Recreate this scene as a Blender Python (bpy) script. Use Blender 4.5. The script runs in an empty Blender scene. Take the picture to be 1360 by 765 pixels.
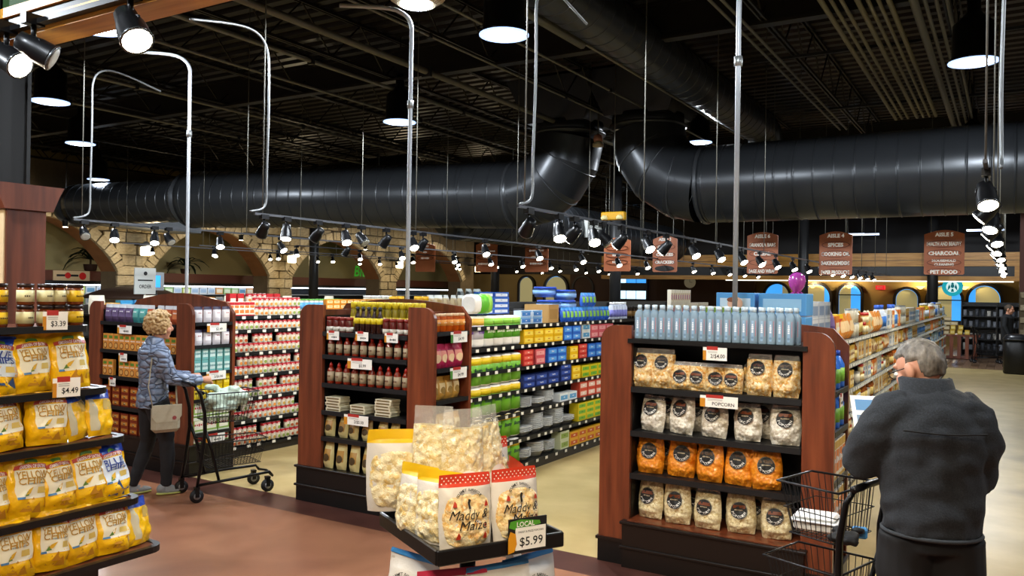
import bpy, bmesh, math, random
from mathutils import Vector, Matrix, noise
random.seed(7)
SC = bpy.context.scene
COL = SC.collection
pi = math.pi; sin = math.sin; cos = math.cos

# ---------------------------------------------------------------- camera, world, exposure
CAM_H = 1.9
FPX, YAW, PITCH, ROLL = 1091.54, math.radians(31.206), math.radians(0.187), math.radians(0.863)
def make_camera():
    cd = bpy.data.cameras.new('camera'); cd.sensor_width = 36.0; cd.lens = FPX*36.0/1360.0
    cd.clip_end = 200; cd.clip_start = 0.05
    co = bpy.data.objects.new('camera', cd); COL.objects.link(co)
    F = Vector((-sin(YAW)*cos(PITCH), cos(YAW)*cos(PITCH), sin(PITCH)))
    R = Vector((cos(YAW), sin(YAW), 0)); U = R.cross(F)
    R2 = R*cos(ROLL)+U*sin(ROLL); U2 = U*cos(ROLL)-R*sin(ROLL)
    m = Matrix((R2, U2, -F)).transposed().to_4x4(); m.translation = (0, 0, CAM_H)
    co.matrix_world = m; SC.camera = co
make_camera()
w = bpy.data.worlds.new('store_ambient'); SC.world = w; w.use_nodes = True
w.node_tree.nodes['Background'].inputs[0].default_value = (1.0, 0.93, 0.82, 1)
w.node_tree.nodes['Background'].inputs[1].default_value = 0.16
SC.view_settings.view_transform = 'Standard'; SC.view_settings.look = 'None'
SC.view_settings.gamma = 1.0; SC.view_settings.use_curve_mapping = False
SC.view_settings.exposure = 0.12
SC.cycles.max_bounces = 7; SC.cycles.diffuse_bounces = 3; SC.cycles.glossy_bounces = 3
SC.cycles.transmission_bounces = 5; SC.cycles.transparent_max_bounces = 12
SC.cycles.sample_clamp_indirect = 4.0; SC.cycles.sample_clamp_direct = 0.0
SC.cycles.caustics_reflective = False; SC.cycles.caustics_refractive = False
SC.cycles.use_denoising = True
HIGHBAY_W, TRACK_W = 330.0, 46.0

# ---------------------------------------------------------------- materials
def lin(h):
    if not isinstance(h, str): return tuple(h)
    h = h.lstrip('#'); o = []
    for i in (0, 2, 4):
        c = int(h[i:i+2], 16)/255.0
        o.append(c/12.92 if c <= .04045 else ((c+.055)/1.055)**2.4)
    return tuple(o)
MATS = {}
def mt(h, r=.5, metal=0, n=0, ns=25., bump=0, bs=60., e=0, coat=0, tr=0, alpha=1, ior=1.45, sheen=0):
    k = (h, r, metal, n, ns, bump, bs, e, coat, tr, alpha, ior, sheen)
    if k in MATS: return MATS[k]
    c = lin(h)
    m = bpy.data.materials.new('paint_%d' % len(MATS)); m.use_nodes = True
    nt = m.node_tree; b = nt.nodes['Principled BSDF']
    b.inputs['Base Color'].default_value = (*c, 1); b.inputs['Roughness'].default_value = r
    b.inputs['Metallic'].default_value = metal; b.inputs['IOR'].default_value = ior
    b.inputs['Coat Weight'].default_value = coat; b.inputs['Transmission Weight'].default_value = tr
    b.inputs['Alpha'].default_value = alpha; b.inputs['Sheen Weight'].default_value = sheen
    if e:
        b.inputs['Emission Color'].default_value = (*c, 1); b.inputs['Emission Strength'].default_value = e
        m.cycles.emission_sampling = 'NONE'
    if n or bump:
        tc = nt.nodes.new('ShaderNodeTexCoord')
    if n:
        t = nt.nodes.new('ShaderNodeTexNoise'); t.inputs['Scale'].default_value = ns; t.inputs['Detail'].default_value = 4
        mx = nt.nodes.new('ShaderNodeMixRGB'); mx.inputs[1].default_value = (*[x*(1-n) for x in c], 1)
        mx.inputs[2].default_value = (*[min(1, x*(1+n)) for x in c], 1)
        nt.links.new(tc.outputs['Object'], t.inputs['Vector']); nt.links.new(t.outputs[0], mx.inputs[0])
        nt.links.new(mx.outputs[0], b.inputs['Base Color'])
    if bump:
        t2 = nt.nodes.new('ShaderNodeTexNoise'); t2.inputs['Scale'].default_value = bs; t2.inputs['Detail'].default_value = 3
        bp = nt.nodes.new('ShaderNodeBump'); bp.inputs['Strength'].default_value = bump; bp.inputs['Distance'].default_value = .02
        nt.links.new(tc.outputs['Object'], t2.inputs['Vector']); nt.links.new(t2.outputs[0], bp.inputs['Height'])
        nt.links.new(bp.outputs[0], b.inputs['Normal'])
    MATS[k] = m
    return m
def ramp(nt, stops):
    r = nt.nodes.new('ShaderNodeValToRGB')
    while len(r.color_ramp.elements) < len(stops): r.color_ramp.elements.new(.5)
    for e, (p, c) in zip(r.color_ramp.elements, stops):
        e.position = p; e.color = (*lin(c), 1)
    return r
def node_mat(name, kind, stops, scale=10., stretch=(1, 1, 1), rough=.4, bump=.3, dist=.01, coat=0, feature='F1', detail=4, distort=0, metal=0, coords='Object', rnd=1):
    m = bpy.data.materials.new(name); m.use_nodes = True; nt = m.node_tree; b = nt.nodes['Principled BSDF']
    tc = nt.nodes.new('ShaderNodeTexCoord'); mp = nt.nodes.new('ShaderNodeMapping'); mp.inputs['Scale'].default_value = stretch
    nt.links.new(tc.outputs[coords], mp.inputs[0])
    if kind == 'noise':
        t = nt.nodes.new('ShaderNodeTexNoise'); t.inputs['Detail'].default_value = detail; t.inputs['Distortion'].default_value = distort
    elif kind == 'voronoi':
        t = nt.nodes.new('ShaderNodeTexVoronoi'); t.feature = feature; t.inputs['Randomness'].default_value = rnd
    t.inputs['Scale'].default_value = scale
    nt.links.new(mp.outputs[0], t.inputs['Vector'])
    src = t.outputs['Distance'] if kind == 'voronoi' else t.outputs[0]
    r = ramp(nt, stops); nt.links.new(src, r.inputs[0]); nt.links.new(r.outputs[0], b.inputs['Base Color'])
    b.inputs['Roughness'].default_value = rough; b.inputs['Coat Weight'].default_value = coat; b.inputs['Metallic'].default_value = metal
    if bump:
        bp = nt.nodes.new('ShaderNodeBump'); bp.inputs['Strength'].default_value = bump; bp.inputs['Distance'].default_value = dist
        if kind == 'voronoi' and feature == 'F1': bp.invert = True
        nt.links.new(src, bp.inputs['Height']); nt.links.new(bp.outputs[0], b.inputs['Normal'])
    return m
def cells_mat(name, cols, scale, rough=.4, bump=.6, dist=.008, coat=.3, dark=.35):
    """lumpy kernels: a colour for each voronoi cell, darker joints between the kernels themselves"""
    m = bpy.data.materials.new(name); m.use_nodes = True; nt = m.node_tree; b = nt.nodes['Principled BSDF']
    tc = nt.nodes.new('ShaderNodeTexCoord'); v = nt.nodes.new('ShaderNodeTexVoronoi'); v.inputs['Scale'].default_value = scale
    nz = nt.nodes.new('ShaderNodeTexNoise'); nz.inputs['Scale'].default_value = scale*1.6; nz.inputs['Detail'].default_value = 2
    mx = nt.nodes.new('ShaderNodeMixRGB'); mx.inputs[0].default_value = .035
    nt.links.new(tc.outputs['Object'], nz.inputs['Vector']); nt.links.new(tc.outputs['Object'], mx.inputs[1]); nt.links.new(nz.outputs[1], mx.inputs[2])
    nt.links.new(mx.outputs[0], v.inputs['Vector'])
    r = ramp(nt, [(i/max(1, len(cols)-1), c) for i, c in enumerate(cols)])
    sp = nt.nodes.new('ShaderNodeSeparateColor'); nt.links.new(v.outputs['Color'], sp.inputs[0]); nt.links.new(sp.outputs[0], r.inputs[0])
    nt.links.new(r.outputs[0], b.inputs['Base Color'])
    bp = nt.nodes.new('ShaderNodeBump'); bp.invert = True; bp.inputs['Strength'].default_value = bump; bp.inputs['Distance'].default_value = dist
    nt.links.new(v.outputs['Distance'], bp.inputs['Height']); nt.links.new(bp.outputs[0], b.inputs['Normal'])
    b.inputs['Roughness'].default_value = rough; b.inputs['Coat Weight'].default_value = coat; b.inputs['Coat Roughness'].default_value = .12
    return m
def film_mat(name, col='ffffff', amount=.22, rough=.12):
    m = bpy.data.materials.new(name); m.use_nodes = True; nt = m.node_tree; b = nt.nodes['Principled BSDF']
    b.inputs['Base Color'].default_value = (*lin(col), 1); b.inputs['Roughness'].default_value = rough
    tr = nt.nodes.new('ShaderNodeBsdfTransparent'); mx = nt.nodes.new('ShaderNodeMixShader'); mx.inputs[0].default_value = amount
    out = nt.nodes['Material Output']
    nt.links.new(tr.outputs[0], mx.inputs[1]); nt.links.new(b.outputs[0], mx.inputs[2]); nt.links.new(mx.outputs[0], out.inputs[0])
    return m
CHERRY = node_mat('cherry_veneer', 'noise', [(.3, '582a17'), (.5, '6f361f'), (.7, '834427')], 3., (6, 6, .5), rough=.34, bump=.03, coat=.15)
CHERRY_D = node_mat('dark_cherry_veneer', 'noise', [(.3, '4a2517'), (.5, '5f301e'), (.7, '723c27')], 3., (6, 6, .5), rough=.4, bump=.03)
OAK = node_mat('honey_oak', 'noise', [(.3, 'b57a2c'), (.5, 'cf9238'), (.7, 'dfa64c')], 3., (.5, 6, 6), rough=.4, bump=.03)
BLACK = mt('0d0c0c', .38); BLACKM = mt('1b1b1c', .45); SHELF = mt('17181a', .42); DARKW = mt('150f0c', .35)
CHROME = mt('b9bcc0', .25, 1); GALV = mt('a5a7a6', .42, .7, .12, 30); CONDUIT = mt('77756c', .5, .5); WHITE = mt('efeee8', .5)
PAPER = mt('f3f1ea', .55); INK = mt('151515', .6); RED = mt('c0221f', .45); TAGR = mt('b03028', .5)
BULB = mt('fff3d8', .4, e=26.); BULBC = mt('e4f0ff', .4, e=18.)

# ---------------------------------------------------------------- mesh builder
TXT = {}
LEGIBLE = {'YELLOW', 'BLUE', 'CHIPS', "GARDEN OF EATIN'", 'POPCORN', 'Bounty', 'Viva', 'Reynolds', 'Ziploc', 'Maddy &', 'Maize', 'Honey & Pearls', '$5.99', 'LOCAL', 'MADDY & MAIZE POPCORN', '$3.39', '$4.49', '$4.99', '2/$4.00', '2/$5.00', '2/$6.00', '$2.49',
           'AISLE 3', 'AISLE 4', 'AISLE 5', 'AISLE 6', 'HEALTH AND BEAUTY', 'CHARCOAL', 'HOUSEHOLD', 'CLEANING', 'PET FOOD', 'SPICES', 'COOKING OIL', 'BAKING/MIXES', 'PAPER PRODUCTS', 'GRANOLA BARS', 'CEREAL', 'BAGS AND WRAP', 'CANDY', 'COOKIES', 'CRACKERS', 'JUICE', 'ORDER', 'EXIT', 'Bite-Ore'}
def text_geo(s, bold=0):
    k = (s, bold)
    if k in TXT: return TXT[k]
    if len(s) > 1 and s not in LEGIBLE:      # print too small to read in the photograph: a row of strokes
        vs = []; fs = []; r = random.Random(s); x = 0
        for ch in s:
            if ch != ' ':
                h = r.uniform(.3, .62); o = len(vs); vs += [(x, -h/2), (x+.34, -h/2), (x+.34, h/2), (x, h/2)]; fs.append((o, o+1, o+2, o+3))
            x += .52
        W = x-.18; TXT[k] = ([(a-W/2, b) for a, b in vs], fs, W, .6); return TXT[k]
    cu = bpy.data.curves.new('t', 'FONT'); cu.body = s; cu.size = 1; cu.resolution_u = 2; cu.offset = bold
    o = bpy.data.objects.new('t', cu); me = bpy.data.meshes.new_from_object(o)
    vs = [v.co.copy() for v in me.vertices]; fs = [tuple(p.vertices) for p in me.polygons]
    bpy.data.objects.remove(o); bpy.data.curves.remove(cu); bpy.data.meshes.remove(me)
    if vs:
        x0 = min(v.x for v in vs); x1 = max(v.x for v in vs); y0 = min(v.y for v in vs); y1 = max(v.y for v in vs)
        vs = [((v.x-(x0+x1)/2), (v.y-(y0+y1)/2)) for v in vs]; TXT[k] = (vs, fs, x1-x0, y1-y0)
    else: TXT[k] = ([], [], 1, 1)
    return TXT[k]
def soft(pts, it=2):
    """round the corners of a path"""
    pts = [Vector(p) for p in pts]
    for _ in range(it):
        q = [pts[0]]
        for a, b in zip(pts[:-1], pts[1:]): q += [a.lerp(b, .25), a.lerp(b, .75)]
        pts = q+[pts[-1]]
    return pts
class MB:
    def __init__(s): s.v = []; s.f = []; s.m = []; s.mats = []; s.sm = []
    def mi(s, m):
        if m not in s.mats: s.mats.append(m)
        return s.mats.index(m)
    def add(s, vs, fs, m, smooth=False):
        o = len(s.v); i = s.mi(m); s.v += [tuple(v) for v in vs]
        for f in fs: s.f.append(tuple(a+o for a in f)); s.m.append(i); s.sm.append(smooth)
        return s
    def box(s, x0, x1, y0, y1, z0, z1, m, bv=0):
        if bv:
            bm = bmesh.new()
            for x, sx in ((x0, 1), (x1, -1)):
                for y, sy in ((y0, 1), (y1, -1)):
                    for z, sz in ((z0, 1), (z1, -1)):
                        bm.verts.new((x, y+sy*bv, z+sz*bv)); bm.verts.new((x+sx*bv, y, z+sz*bv)); bm.verts.new((x+sx*bv, y+sy*bv, z))
            bmesh.ops.convex_hull(bm, input=bm.verts); bm.verts.index_update()
            s.add([v.co[:] for v in bm.verts], [[v.index for v in f.verts] for f in bm.faces], m); bm.free(); return s
        return s.add([(x0, y0, z0), (x1, y0, z0), (x1, y1, z0), (x0, y1, z0), (x0, y0, z1), (x1, y0, z1), (x1, y1, z1), (x0, y1, z1)],
                     [(0, 3, 2, 1), (4, 5, 6, 7), (0, 1, 5, 4), (1, 2, 6, 5), (2, 3, 7, 6), (3, 0, 4, 7)], m)
    def cbox(s, c, d, m, bv=0): return s.box(c[0]-d[0]/2, c[0]+d[0]/2, c[1]-d[1]/2, c[1]+d[1]/2, c[2]-d[2]/2, c[2]+d[2]/2, m, bv)
    def tube(s, pts, r, m, n=6, caps=True, smooth=True, flat=1.):
        pts = [Vector(p) for p in pts]; rs = r if isinstance(r, (list, tuple)) else [r]*len(pts)
        rings = []; up = None
        for i, p in enumerate(pts):
            d = (pts[min(i+1, len(pts)-1)]-pts[max(i-1, 0)]).normalized()
            if up is None: up = Vector((0, 0, 1)) if abs(d.z) < .95 else Vector((1, 0, 0))
            a = d.cross(up)
            if a.length < 1e-4: a = d.cross(Vector((0, 1, 0)))
            a.normalize(); b = a.cross(d); up = b
            rings.append([p+(a*cos(2*pi*k/n+pi/n)+b*sin(2*pi*k/n+pi/n)*flat)*rs[i] for k in range(n)])
        if smooth == 'gore':      # round in section, creased between the segments
            for i in range(len(pts)-1): s.add(rings[i]+rings[i+1], [(k, (k+1) % n, n+(k+1) % n, n+k) for k in range(n)], m, True)
            return s
        vs = [v for q in rings for v in q]; fs = []
        for i in range(len(pts)-1):
            for k in range(n): fs.append((i*n+k, i*n+(k+1) % n, (i+1)*n+(k+1) % n, (i+1)*n+k))
        if caps: fs.append(tuple(range(n))[::-1]); fs.append(tuple(range((len(pts)-1)*n, len(pts)*n)))
        return s.add(vs, fs, m, smooth and n > 4)
    def lathe(s, prof, m, n=16, c=(0, 0, 0), sq=0, smooth=True):
        """prof: (r, z[, material]) ; sq>0 squares the section"""
        ms = [p[2] if len(p) > 2 else m for p in prof]; vs = []
        for p in prof:
            for k in range(n):
                a = 2*pi*k/n+pi/n; x, y = cos(a), sin(a)
                if sq: e = 1/(abs(x)**(2+sq)+abs(y)**(2+sq))**(1/(2+sq)); x *= e; y *= e
                vs.append((c[0]+p[0]*x, c[1]+p[0]*y, c[2]+p[1]))
        o = len(s.v); s.v += vs
        for i in range(len(prof)-1):
            for k in range(n):
                s.f.append((o+i*n+k, o+i*n+(k+1) % n, o+(i+1)*n+(k+1) % n, o+(i+1)*n+k)); s.m.append(s.mi(ms[i])); s.sm.append(smooth)
        s.f.append(tuple(range(o, o+n))[::-1]); s.m.append(s.mi(ms[0])); s.sm.append(False)
        s.f.append(tuple(range(o+(len(prof)-1)*n, o+len(prof)*n))); s.m.append(s.mi(ms[-1])); s.sm.append(False)
        return s
    def prism(s, poly, t, m, o=(0, 0, 0), R=(1, 0, 0), U=(0, 0, 1)):
        """poly in the plane (R,U) at o, extruded by t along R x U reversed (away from the viewer)"""
        o = Vector(o); R = Vector(R); U = Vector(U); N = R.cross(U)
        n = len(poly); fr = [o+R*p[0]+U*p[1] for p in poly]; bk = [p-N*t for p in fr]
        fs = [tuple(range(n)), tuple(range(2*n-1, n-1, -1))]+[(i, n+i, n+(i+1) % n, (i+1) % n) for i in range(n)]
        return s.add(fr+bk, fs, m)
    def text(s, t, size, o, m, R=(1, 0, 0), U=(0, 0, 1), wmax=None, bold=0, shear=0, fn=None, stretch=1.):
        vs, fs, w, h = text_geo(t, bold); k = size; kx = size*stretch
        if wmax and w*kx > wmax: kx = wmax/w
        if fn: return s.add([fn(x*kx+shear*y*k, y*k) for x, y in vs], fs, m)
        o = Vector(o); R = Vector(R); U = Vector(U)
        return s.add([o+R*(x*kx+shear*y*k)+U*(y*k) for x, y in vs], fs, m)
    def disc(s, o, r, m, R=(1, 0, 0), U=(0, 0, 1), n=20, ry=None, t=.002):
        ry = ry or r
        return s.prism([(r*cos(2*pi*i/n), ry*sin(2*pi*i/n)) for i in range(n)], t, m, o, R, U)
    def mesh(s, name):
        me = bpy.data.meshes.new(name); me.from_pydata(s.v, [], s.f)
        for m in s.mats: me.materials.append(m)
        me.polygons.foreach_set('material_index', s.m); me.polygons.foreach_set('use_smooth', s.sm); me.update()
        return me
    def obj(s, name, parent=None, loc=None, rz=0, **kw): return put(s.mesh(name), name, parent, loc, rz, **kw)
def tag(o, label=None, cat=None, group=None, kind=None):
    if label: o['label'] = label
    if cat: o['category'] = cat
    if group: o['group'] = group
    if kind: o['kind'] = kind
    return o
def put(me, name, parent=None, loc=None, rz=0, label=None, cat=None, group=None, kind=None, rot=None, sc=None):
    o = bpy.data.objects.new(name, me); COL.objects.link(o)
    if parent: o.parent = parent
    if loc: o.location = loc
    if rot: o.rotation_euler = rot
    elif rz: o.rotation_euler = (0, 0, rz)
    if sc: o.scale = sc if isinstance(sc, (tuple, list)) else (sc, sc, sc)
    return tag(o, label, cat, group, kind)
def thing(name, label, cat, loc=(0, 0, 0), rz=0, group=None, rot=None):
    return put(None, name, None, loc, rz, label, cat, group, rot=rot)
def struct(mb, name, parent=None, kind='structure'): return mb.obj(name, parent, kind=kind if not parent else None)
class Kind:
    """a product: body mesh plus named part meshes; stood up as often as wanted"""
    def __init__(s, name, cat, body, parts=(), w=.1, h=.1, d=.1, desc=''):
        s.name = name; s.cat = cat; s.body = body; s.parts = parts; s.w = w; s.h = h; s.d = d; s.desc = desc
    def put(s, loc, rz=0, label='', group=None, rot=None, sc=None):
        o = put(s.body, s.name, None, loc, rz, label, s.cat, group, rot=rot, sc=sc)
        for n, me in s.parts: put(me, n, o)
        return o
def join_parts(mb_list): return [(n, m.mesh(n)) for n, m in mb_list]
def add_light(name, typ, loc, energy, color, parent=None, rot=None, **kw):
    l = bpy.data.lights.new(name, typ); l.energy = energy; l.color = color
    for k, v in kw.items(): setattr(l, k, v)
    o = bpy.data.objects.new(name, l); COL.objects.link(o); o.location = loc
    if rot: o.rotation_euler = rot
    if parent: o.parent = parent
    return o

# ---------------------------------------------------------------- setting: floor, ceiling, walls
TAN = node_mat('polished_tan_floor', 'noise', [(.3, 'aa9460'), (.5, 'b6a06c'), (.7, 'c2ac78')], 2.2, rough=.42, bump=.015)
TERRA = node_mat('terracotta_floor', 'noise', [(.3, '7a4e38'), (.5, '8a5b42'), (.72, '9b6a4e')], 1.7, rough=.32, bump=.03, distort=.6)
MAROON = node_mat('maroon_floor_band', 'noise', [(.3, '3d211b'), (.5, '4d2c24'), (.7, '5c382e')], 3., rough=.3, bump=.03)
PLANKF = node_mat('grey_brown_plank', 'noise', [(.3, '6b5140'), (.5, '86684f'), (.7, '9c7d62')], 3., (8, .6, 1), rough=.3, bump=.05)
fl = MB()
fl.box(-30, 10, 5.36, 25.2, -.1, 0, TAN)
fl.box(-30, 10, 5.0, 5.36, -.1, 0, MAROON)
fl.box(-30, 10, -8, 5.0, -.1, 0, TERRA)
fl.box(-30, 10, 25.2, 38, -.1, -.004, mt('4a382c', .5))
FLOOR = struct(fl, 'floor')
pm = MB(); pm.box(-.09, .09, 0, 1.55, -.004, .006, PLANKF); PM = pm.mesh('plank')
for i in range(22):
    for j in range(8):
        x = -2.9+.19*i
        put(PM, 'plank', FLOOR, (x, 25.22+1.6*j-(.8 if i % 2 else 0)*(j > 0), 0))
# corrugated roof deck, ribs along X
DECK = mt('24201b', .35, .3, .3, 3.); DECKH = mt('26221d', .4, .3)
dk = MB(); P = .3; ZD = 5.9; vs = []; fs = []
y = -6.0; prof = []
while y < 40:
    prof += [(y, ZD), (y+.13, ZD), (y+.16, ZD+.09), (y+.27, ZD+.09)]; y += P
for (yy, zz) in prof: vs += [(-30, yy, zz), (10, yy, zz)]
for i in range(len(prof)-1): fs.append((2*i, 2*i+1, 2*i+3, 2*i+2))
dk.add(vs, fs, DECK); dk.box(-30, 10, -6, 40, ZD+.2, ZD+.3, DECK)
CEIL = struct(dk, 'ceiling')
jm = MB(); JL = 40.0
for dx in (-.03, .03):
    jm.box(dx-.012, dx+.012, 0, JL, .62, .66, DECKH); jm.box(dx-.012, dx+.012, 0, JL, 0, .04, DECKH)
yy = 0; k = 0
while yy < JL-.6:
    a, b = ((0, .02), (.6, .64)) if k % 2 == 0 else ((0, .64), (.6, .02))
    jm.tube([(0, yy+a[0], a[1]), (0, yy+b[0], b[1])], .013, DECKH, 4); yy += .6; k += 1
JM = jm.mesh('joist')
for i in range(18): put(JM, 'joist', CEIL, (-26+1.95*i, -2, 5.23))
bm_ = MB(); bm_.box(-30, 10, -.08, .08, 0, .04, DECKH); bm_.box(-30, 10, -.015, .015, .04, .5, DECKH); bm_.box(-30, 10, -.08, .08, .46, .5, DECKH); BM_ = bm_.mesh('girder')
for y in (10.2, 19.5, 28.8): put(BM_, 'girder', CEIL, (0, y, 5.2))

# ---- left arcade of stone arches with a plastered wall behind
STONES = [node_mat('tan_stone_%d' % i, 'noise', [(.3, a), (.7, b)], 5., rough=.8, bump=.5, dist=.03) for i, (a, b) in enumerate((('8f8062', 'b3a484'), ('82745a', 'a59676'), ('998a6c', 'bdae90')))]
MORTAR = mt('5f523e', .9, n=.25, ns=4., bump=.4, bs=12.); SOFFITB = mt('7c5330', .8, n=.25, ns=3.)
XW = -22.0; PIERS = [3.5, 9.2, 14.85, 20.5, 26.4, 32.2]; PW = .55; ZS = 2.28; ZC = 3.72; ZT = 5.2
def arch_z(y, a, b):
    t = (y-a)/(b-a)*2-1
    return ZS+(ZC-ZS)*max(0, 1-t*t)**.85
aw = MB()
for p in PIERS: aw.box(XW-.7, XW, p-PW, p+PW, 0, ZS, MORTAR); aw.box(XW-.7, XW, p-PW, p+PW, ZS, ZT, MORTAR)
for a, b in zip(PIERS[:-1], PIERS[1:]):
    a += PW; b -= PW; N = 28
    for i in range(N):
        y0 = a+(b-a)*i/N; y1 = a+(b-a)*(i+1)/N; z0 = arch_z(y0, a, b); z1 = arch_z(y1, a, b)
        aw.add([(XW, y0, z0), (XW, y1, z1), (XW, y1, ZT), (XW, y0, ZT), (XW-.7, y0, z0), (XW-.7, y1, z1), (XW-.7, y1, ZT), (XW-.7, y0, ZT)],
               [(0, 1, 2, 3), (7, 6, 5, 4)], MORTAR)
        aw.add([(XW, y0, z0), (XW, y1, z1), (XW-.7, y1, z1), (XW-.7, y0, z0)], [(3, 2, 1, 0)], SOFFITB)
WL = struct(aw, 'wall_left')
def stone_mesh(i):
    bm = bmesh.new(); r = random.Random(i)
    for x in (-.5, .5):
        for y in (-.5, .5):
            for z in (-.5, .5):
                for q in range(2):
                    bm.verts.new((x*(.8+.2*r.random()), y*(.82+.18*r.random()), z*(.82+.18*r.random())))
    bmesh.ops.convex_hull(bm, input=bm.verts)
    g = [v for v in bm.verts if not v.link_faces]
    bmesh.ops.delete(bm, geom=g, context='VERTS')
    me = bpy.data.meshes.new('stone'); bm.to_mesh(me); bm.free(); me.materials.append(STONES[i % 3]); return me
SM = [stone_mesh(i) for i in range(6)]
def stone(y, z, w, h, d=.16, parent=WL, x=XW, rx=0): put(random.choice(SM), 'stone', parent, (x, y, z), rot=(rx, 0, 0), sc=(d, w, h))
for n, (a, b) in enumerate(zip(PIERS[:-1], PIERS[1:])):
    a += PW; b -= PW; N = 20; pr = None
    if n == 0: continue
    for i in range(N):      # voussoirs along the arch edge
        t = -cos(pi*(i+.5)/N); y = (a+b)/2+t*(b-a)/2; z = arch_z(y, a, b)
        t2 = -cos(pi*(i+1)/N); t1 = -cos(pi*i/N); y1 = (a+b)/2+t1*(b-a)/2; y2 = (a+b)/2+t2*(b-a)/2
        z1 = arch_z(y1, a, b); z2 = arch_z(y2, a, b); L = math.hypot(y2-y1, z2-z1); ang = math.atan2(z2-z1, y2-y1)
        stone(y-sin(ang)*.16, (z1+z2)/2+cos(ang)*.16, L*.98, .32, .24, rx=ang)
for n, p in enumerate(PIERS[1:5]):   # coursed pier and spandrel blocks
    z = 1.55; row = 0
    while z < 4.35:
        h = random.uniform(.26, .36); half = PW
        if z > ZS:
            k = min(1, (z-ZS)/(ZC-ZS)); half = PW+2.27*(1-math.sqrt(max(0, 1-k**1.18)))
            half = max(half-.3, .42)
        if z > ZC+.25: half = 2.85
        y = p-half
        while y < p+half-.12:
            w = min(random.uniform(.42, .85), p+half-y); stone(y+w/2, z+h/2, w*.97, h*.95); y += w
        z += h; row += 1
PLASTER = mt('a39668', .85, n=.12, ns=.8)
wb = MB(); wb.box(-25.2, -25, 0, 38, 0, 6, PLASTER); struct(wb, 'wall_left_rear')
# ---- far wall with arched windows
FARW = mt('a08550', .8, n=.2, ns=1.2); TRIMD = mt('1c1411', .5); BROWNW = mt('4c3220', .7, n=.25, ns=.7)
fw = MB(); fw.box(-25, 10, 36.2, 36.4, 0, 6, FARW); WB = struct(fw, 'wall_back')
tb = MB(); tb.box(-18.5, -9.5, 36.05, 36.2, 0, 4.6, BROWNW); tb.box(-25, 10, 36.0, 36.2, 2.75, 6, TRIMD); struct(tb, 'trim_1')
DAY = mt('3f9be8', .5, e=1.1); DAYW = mt('bfe4ff', .5, e=1.6); SHADE = mt('b9ae7c', .8, e=.42); GLASS = mt('6fb6ef', .1, e=.5)  # SHADE: blinds glow faintly, daylight through the cloth put into the material
def arch_poly(w, zb, zs, n=14, r=None):
    r = r or w/2
    return [(-w/2, zb), (w/2, zb)]+[(w/2*cos(pi*i/n), zs+r*sin(pi*i/n)) for i in range(n+1)]
def window_arch(i, x0, x1, ztop, shade, zb=1.0):
    w = x1-x0; x = (x0+x1)/2; r = min(w/2, .62); zs = ztop-r
    f = MB(); o = (x, 36.06, 0)
    P0 = arch_poly(w+.2, zb-.1, zs, r=r+.1); P1 = arch_poly(w, zb, zs, r=r)
    n = len(P0)
    vs = [Vector((x+p[0], 36.0, p[1])) for p in P0]+[Vector((x+p[0], 36.0, p[1])) for p in P1]+[Vector((x+p[0], 36.2, p[1])) for p in P1]+[Vector((x+p[0], 36.2, p[1])) for p in P0]
    fs = []
    for k in range(n):
        j = (k+1) % n
        fs += [(k, j, n+j, n+k), (n+k, n+j, 2*n+j, 2*n+k), (3*n+k, 3*n+j, j, k)]
    f.add(vs, fs, TRIMD)
    if not shade or shade[1]-shade[0] < .6: f.box(x0, x1, 36.02, 36.1, zs-.02, zs+.02, TRIMD)
    o = struct(f, 'window_%d' % i)
    g = MB(); g.prism(P1, .03, DAY, (x, 36.14, 0)); g.obj('pane', o)
    if shade:
        a, b = shade; s_ = MB(); pts = []
        for p in arch_poly(w*.96, zb, zs, r=r*.96): pts.append((min(max(p[0], -w/2+w*a), -w/2+w*b), p[1]))
        s_.prism(pts, .015, SHADE, (x, 36.09, 0)); s_.obj('blind', o)
for i, (a, b, s_) in enumerate(((-9.05, -8.05, (.72, 1)), (-7.5, -6.4, (.0, .8)), (-6.05, -5.2, (0, .55)), (-3.9, -3.1, (0, 1)), (-2.75, -1.6, (.2, .72)), (-1.35, -.3, (.22, 1))), 1):
    window_arch(i, a, b, 2.36 if i != 4 else 2.2, s_)
for i, (a, b, z) in enumerate(((-21.4, -20.6, 2.6), (-19.9, -18.7, 2.65), (-18.3, -17.3, 2.6)), 7): window_arch(i, a, b, z, (0, 1))
bw = MB(); bw.box(-16.0, -14.4, 35.9, 36.05, 1.5, 2.85, TRIMD); BW = struct(bw, 'window_10')
for k in range(3):
    for (z0, z1, m) in ((1.6, 1.98, DAYW), (2.35, 2.75, DAYW if k == 0 else DAY)):
        p_ = MB(); p_.box(-15.93+.5*k, -15.47+.5*k, 35.87, 35.9, z0, z1, m); p_.obj('pane', BW)
# timber-faced header in front of the cafe
hd = MB(); hd.box(-14, .25, 30, 30.3, 2.9, 3.34, OAK); hd.box(-14, .25, 30.06, 30.3, 2.58, 2.9, BLACK); hd.box(-14, .25, 30, 30.3, 2.43, 2.58, OAK)
hd.box(-14, .25, 29.97, 30, 3.09, 3.1, DARKW); hd.box(-14, .25, 30.3, 36, 3.2, 3.3, BLACK); hd.box(.12, .25, 29.98, 30, 2.43, 3.34, OAK)
struct(hd, 'trim_2')
pl = MB(); pl.box(.25, 1.1, 29.4, 30.3, 2.1, 4.6, mt('55281a', .6, n=.2)); pl.box(.25, 1.1, 29.4, 30.3, 0, 2.1, MORTAR); PIL = struct(pl, 'wall_right_pillar')
for r_ in range(11):
    for c_ in range(2): put(SM[(r_+c_) % 6], 'stone', PIL, (.47+.42*c_+(.1 if r_ % 2 else 0), 29.4, .1+.19*r_), sc=(.4, .16, .18))
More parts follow.
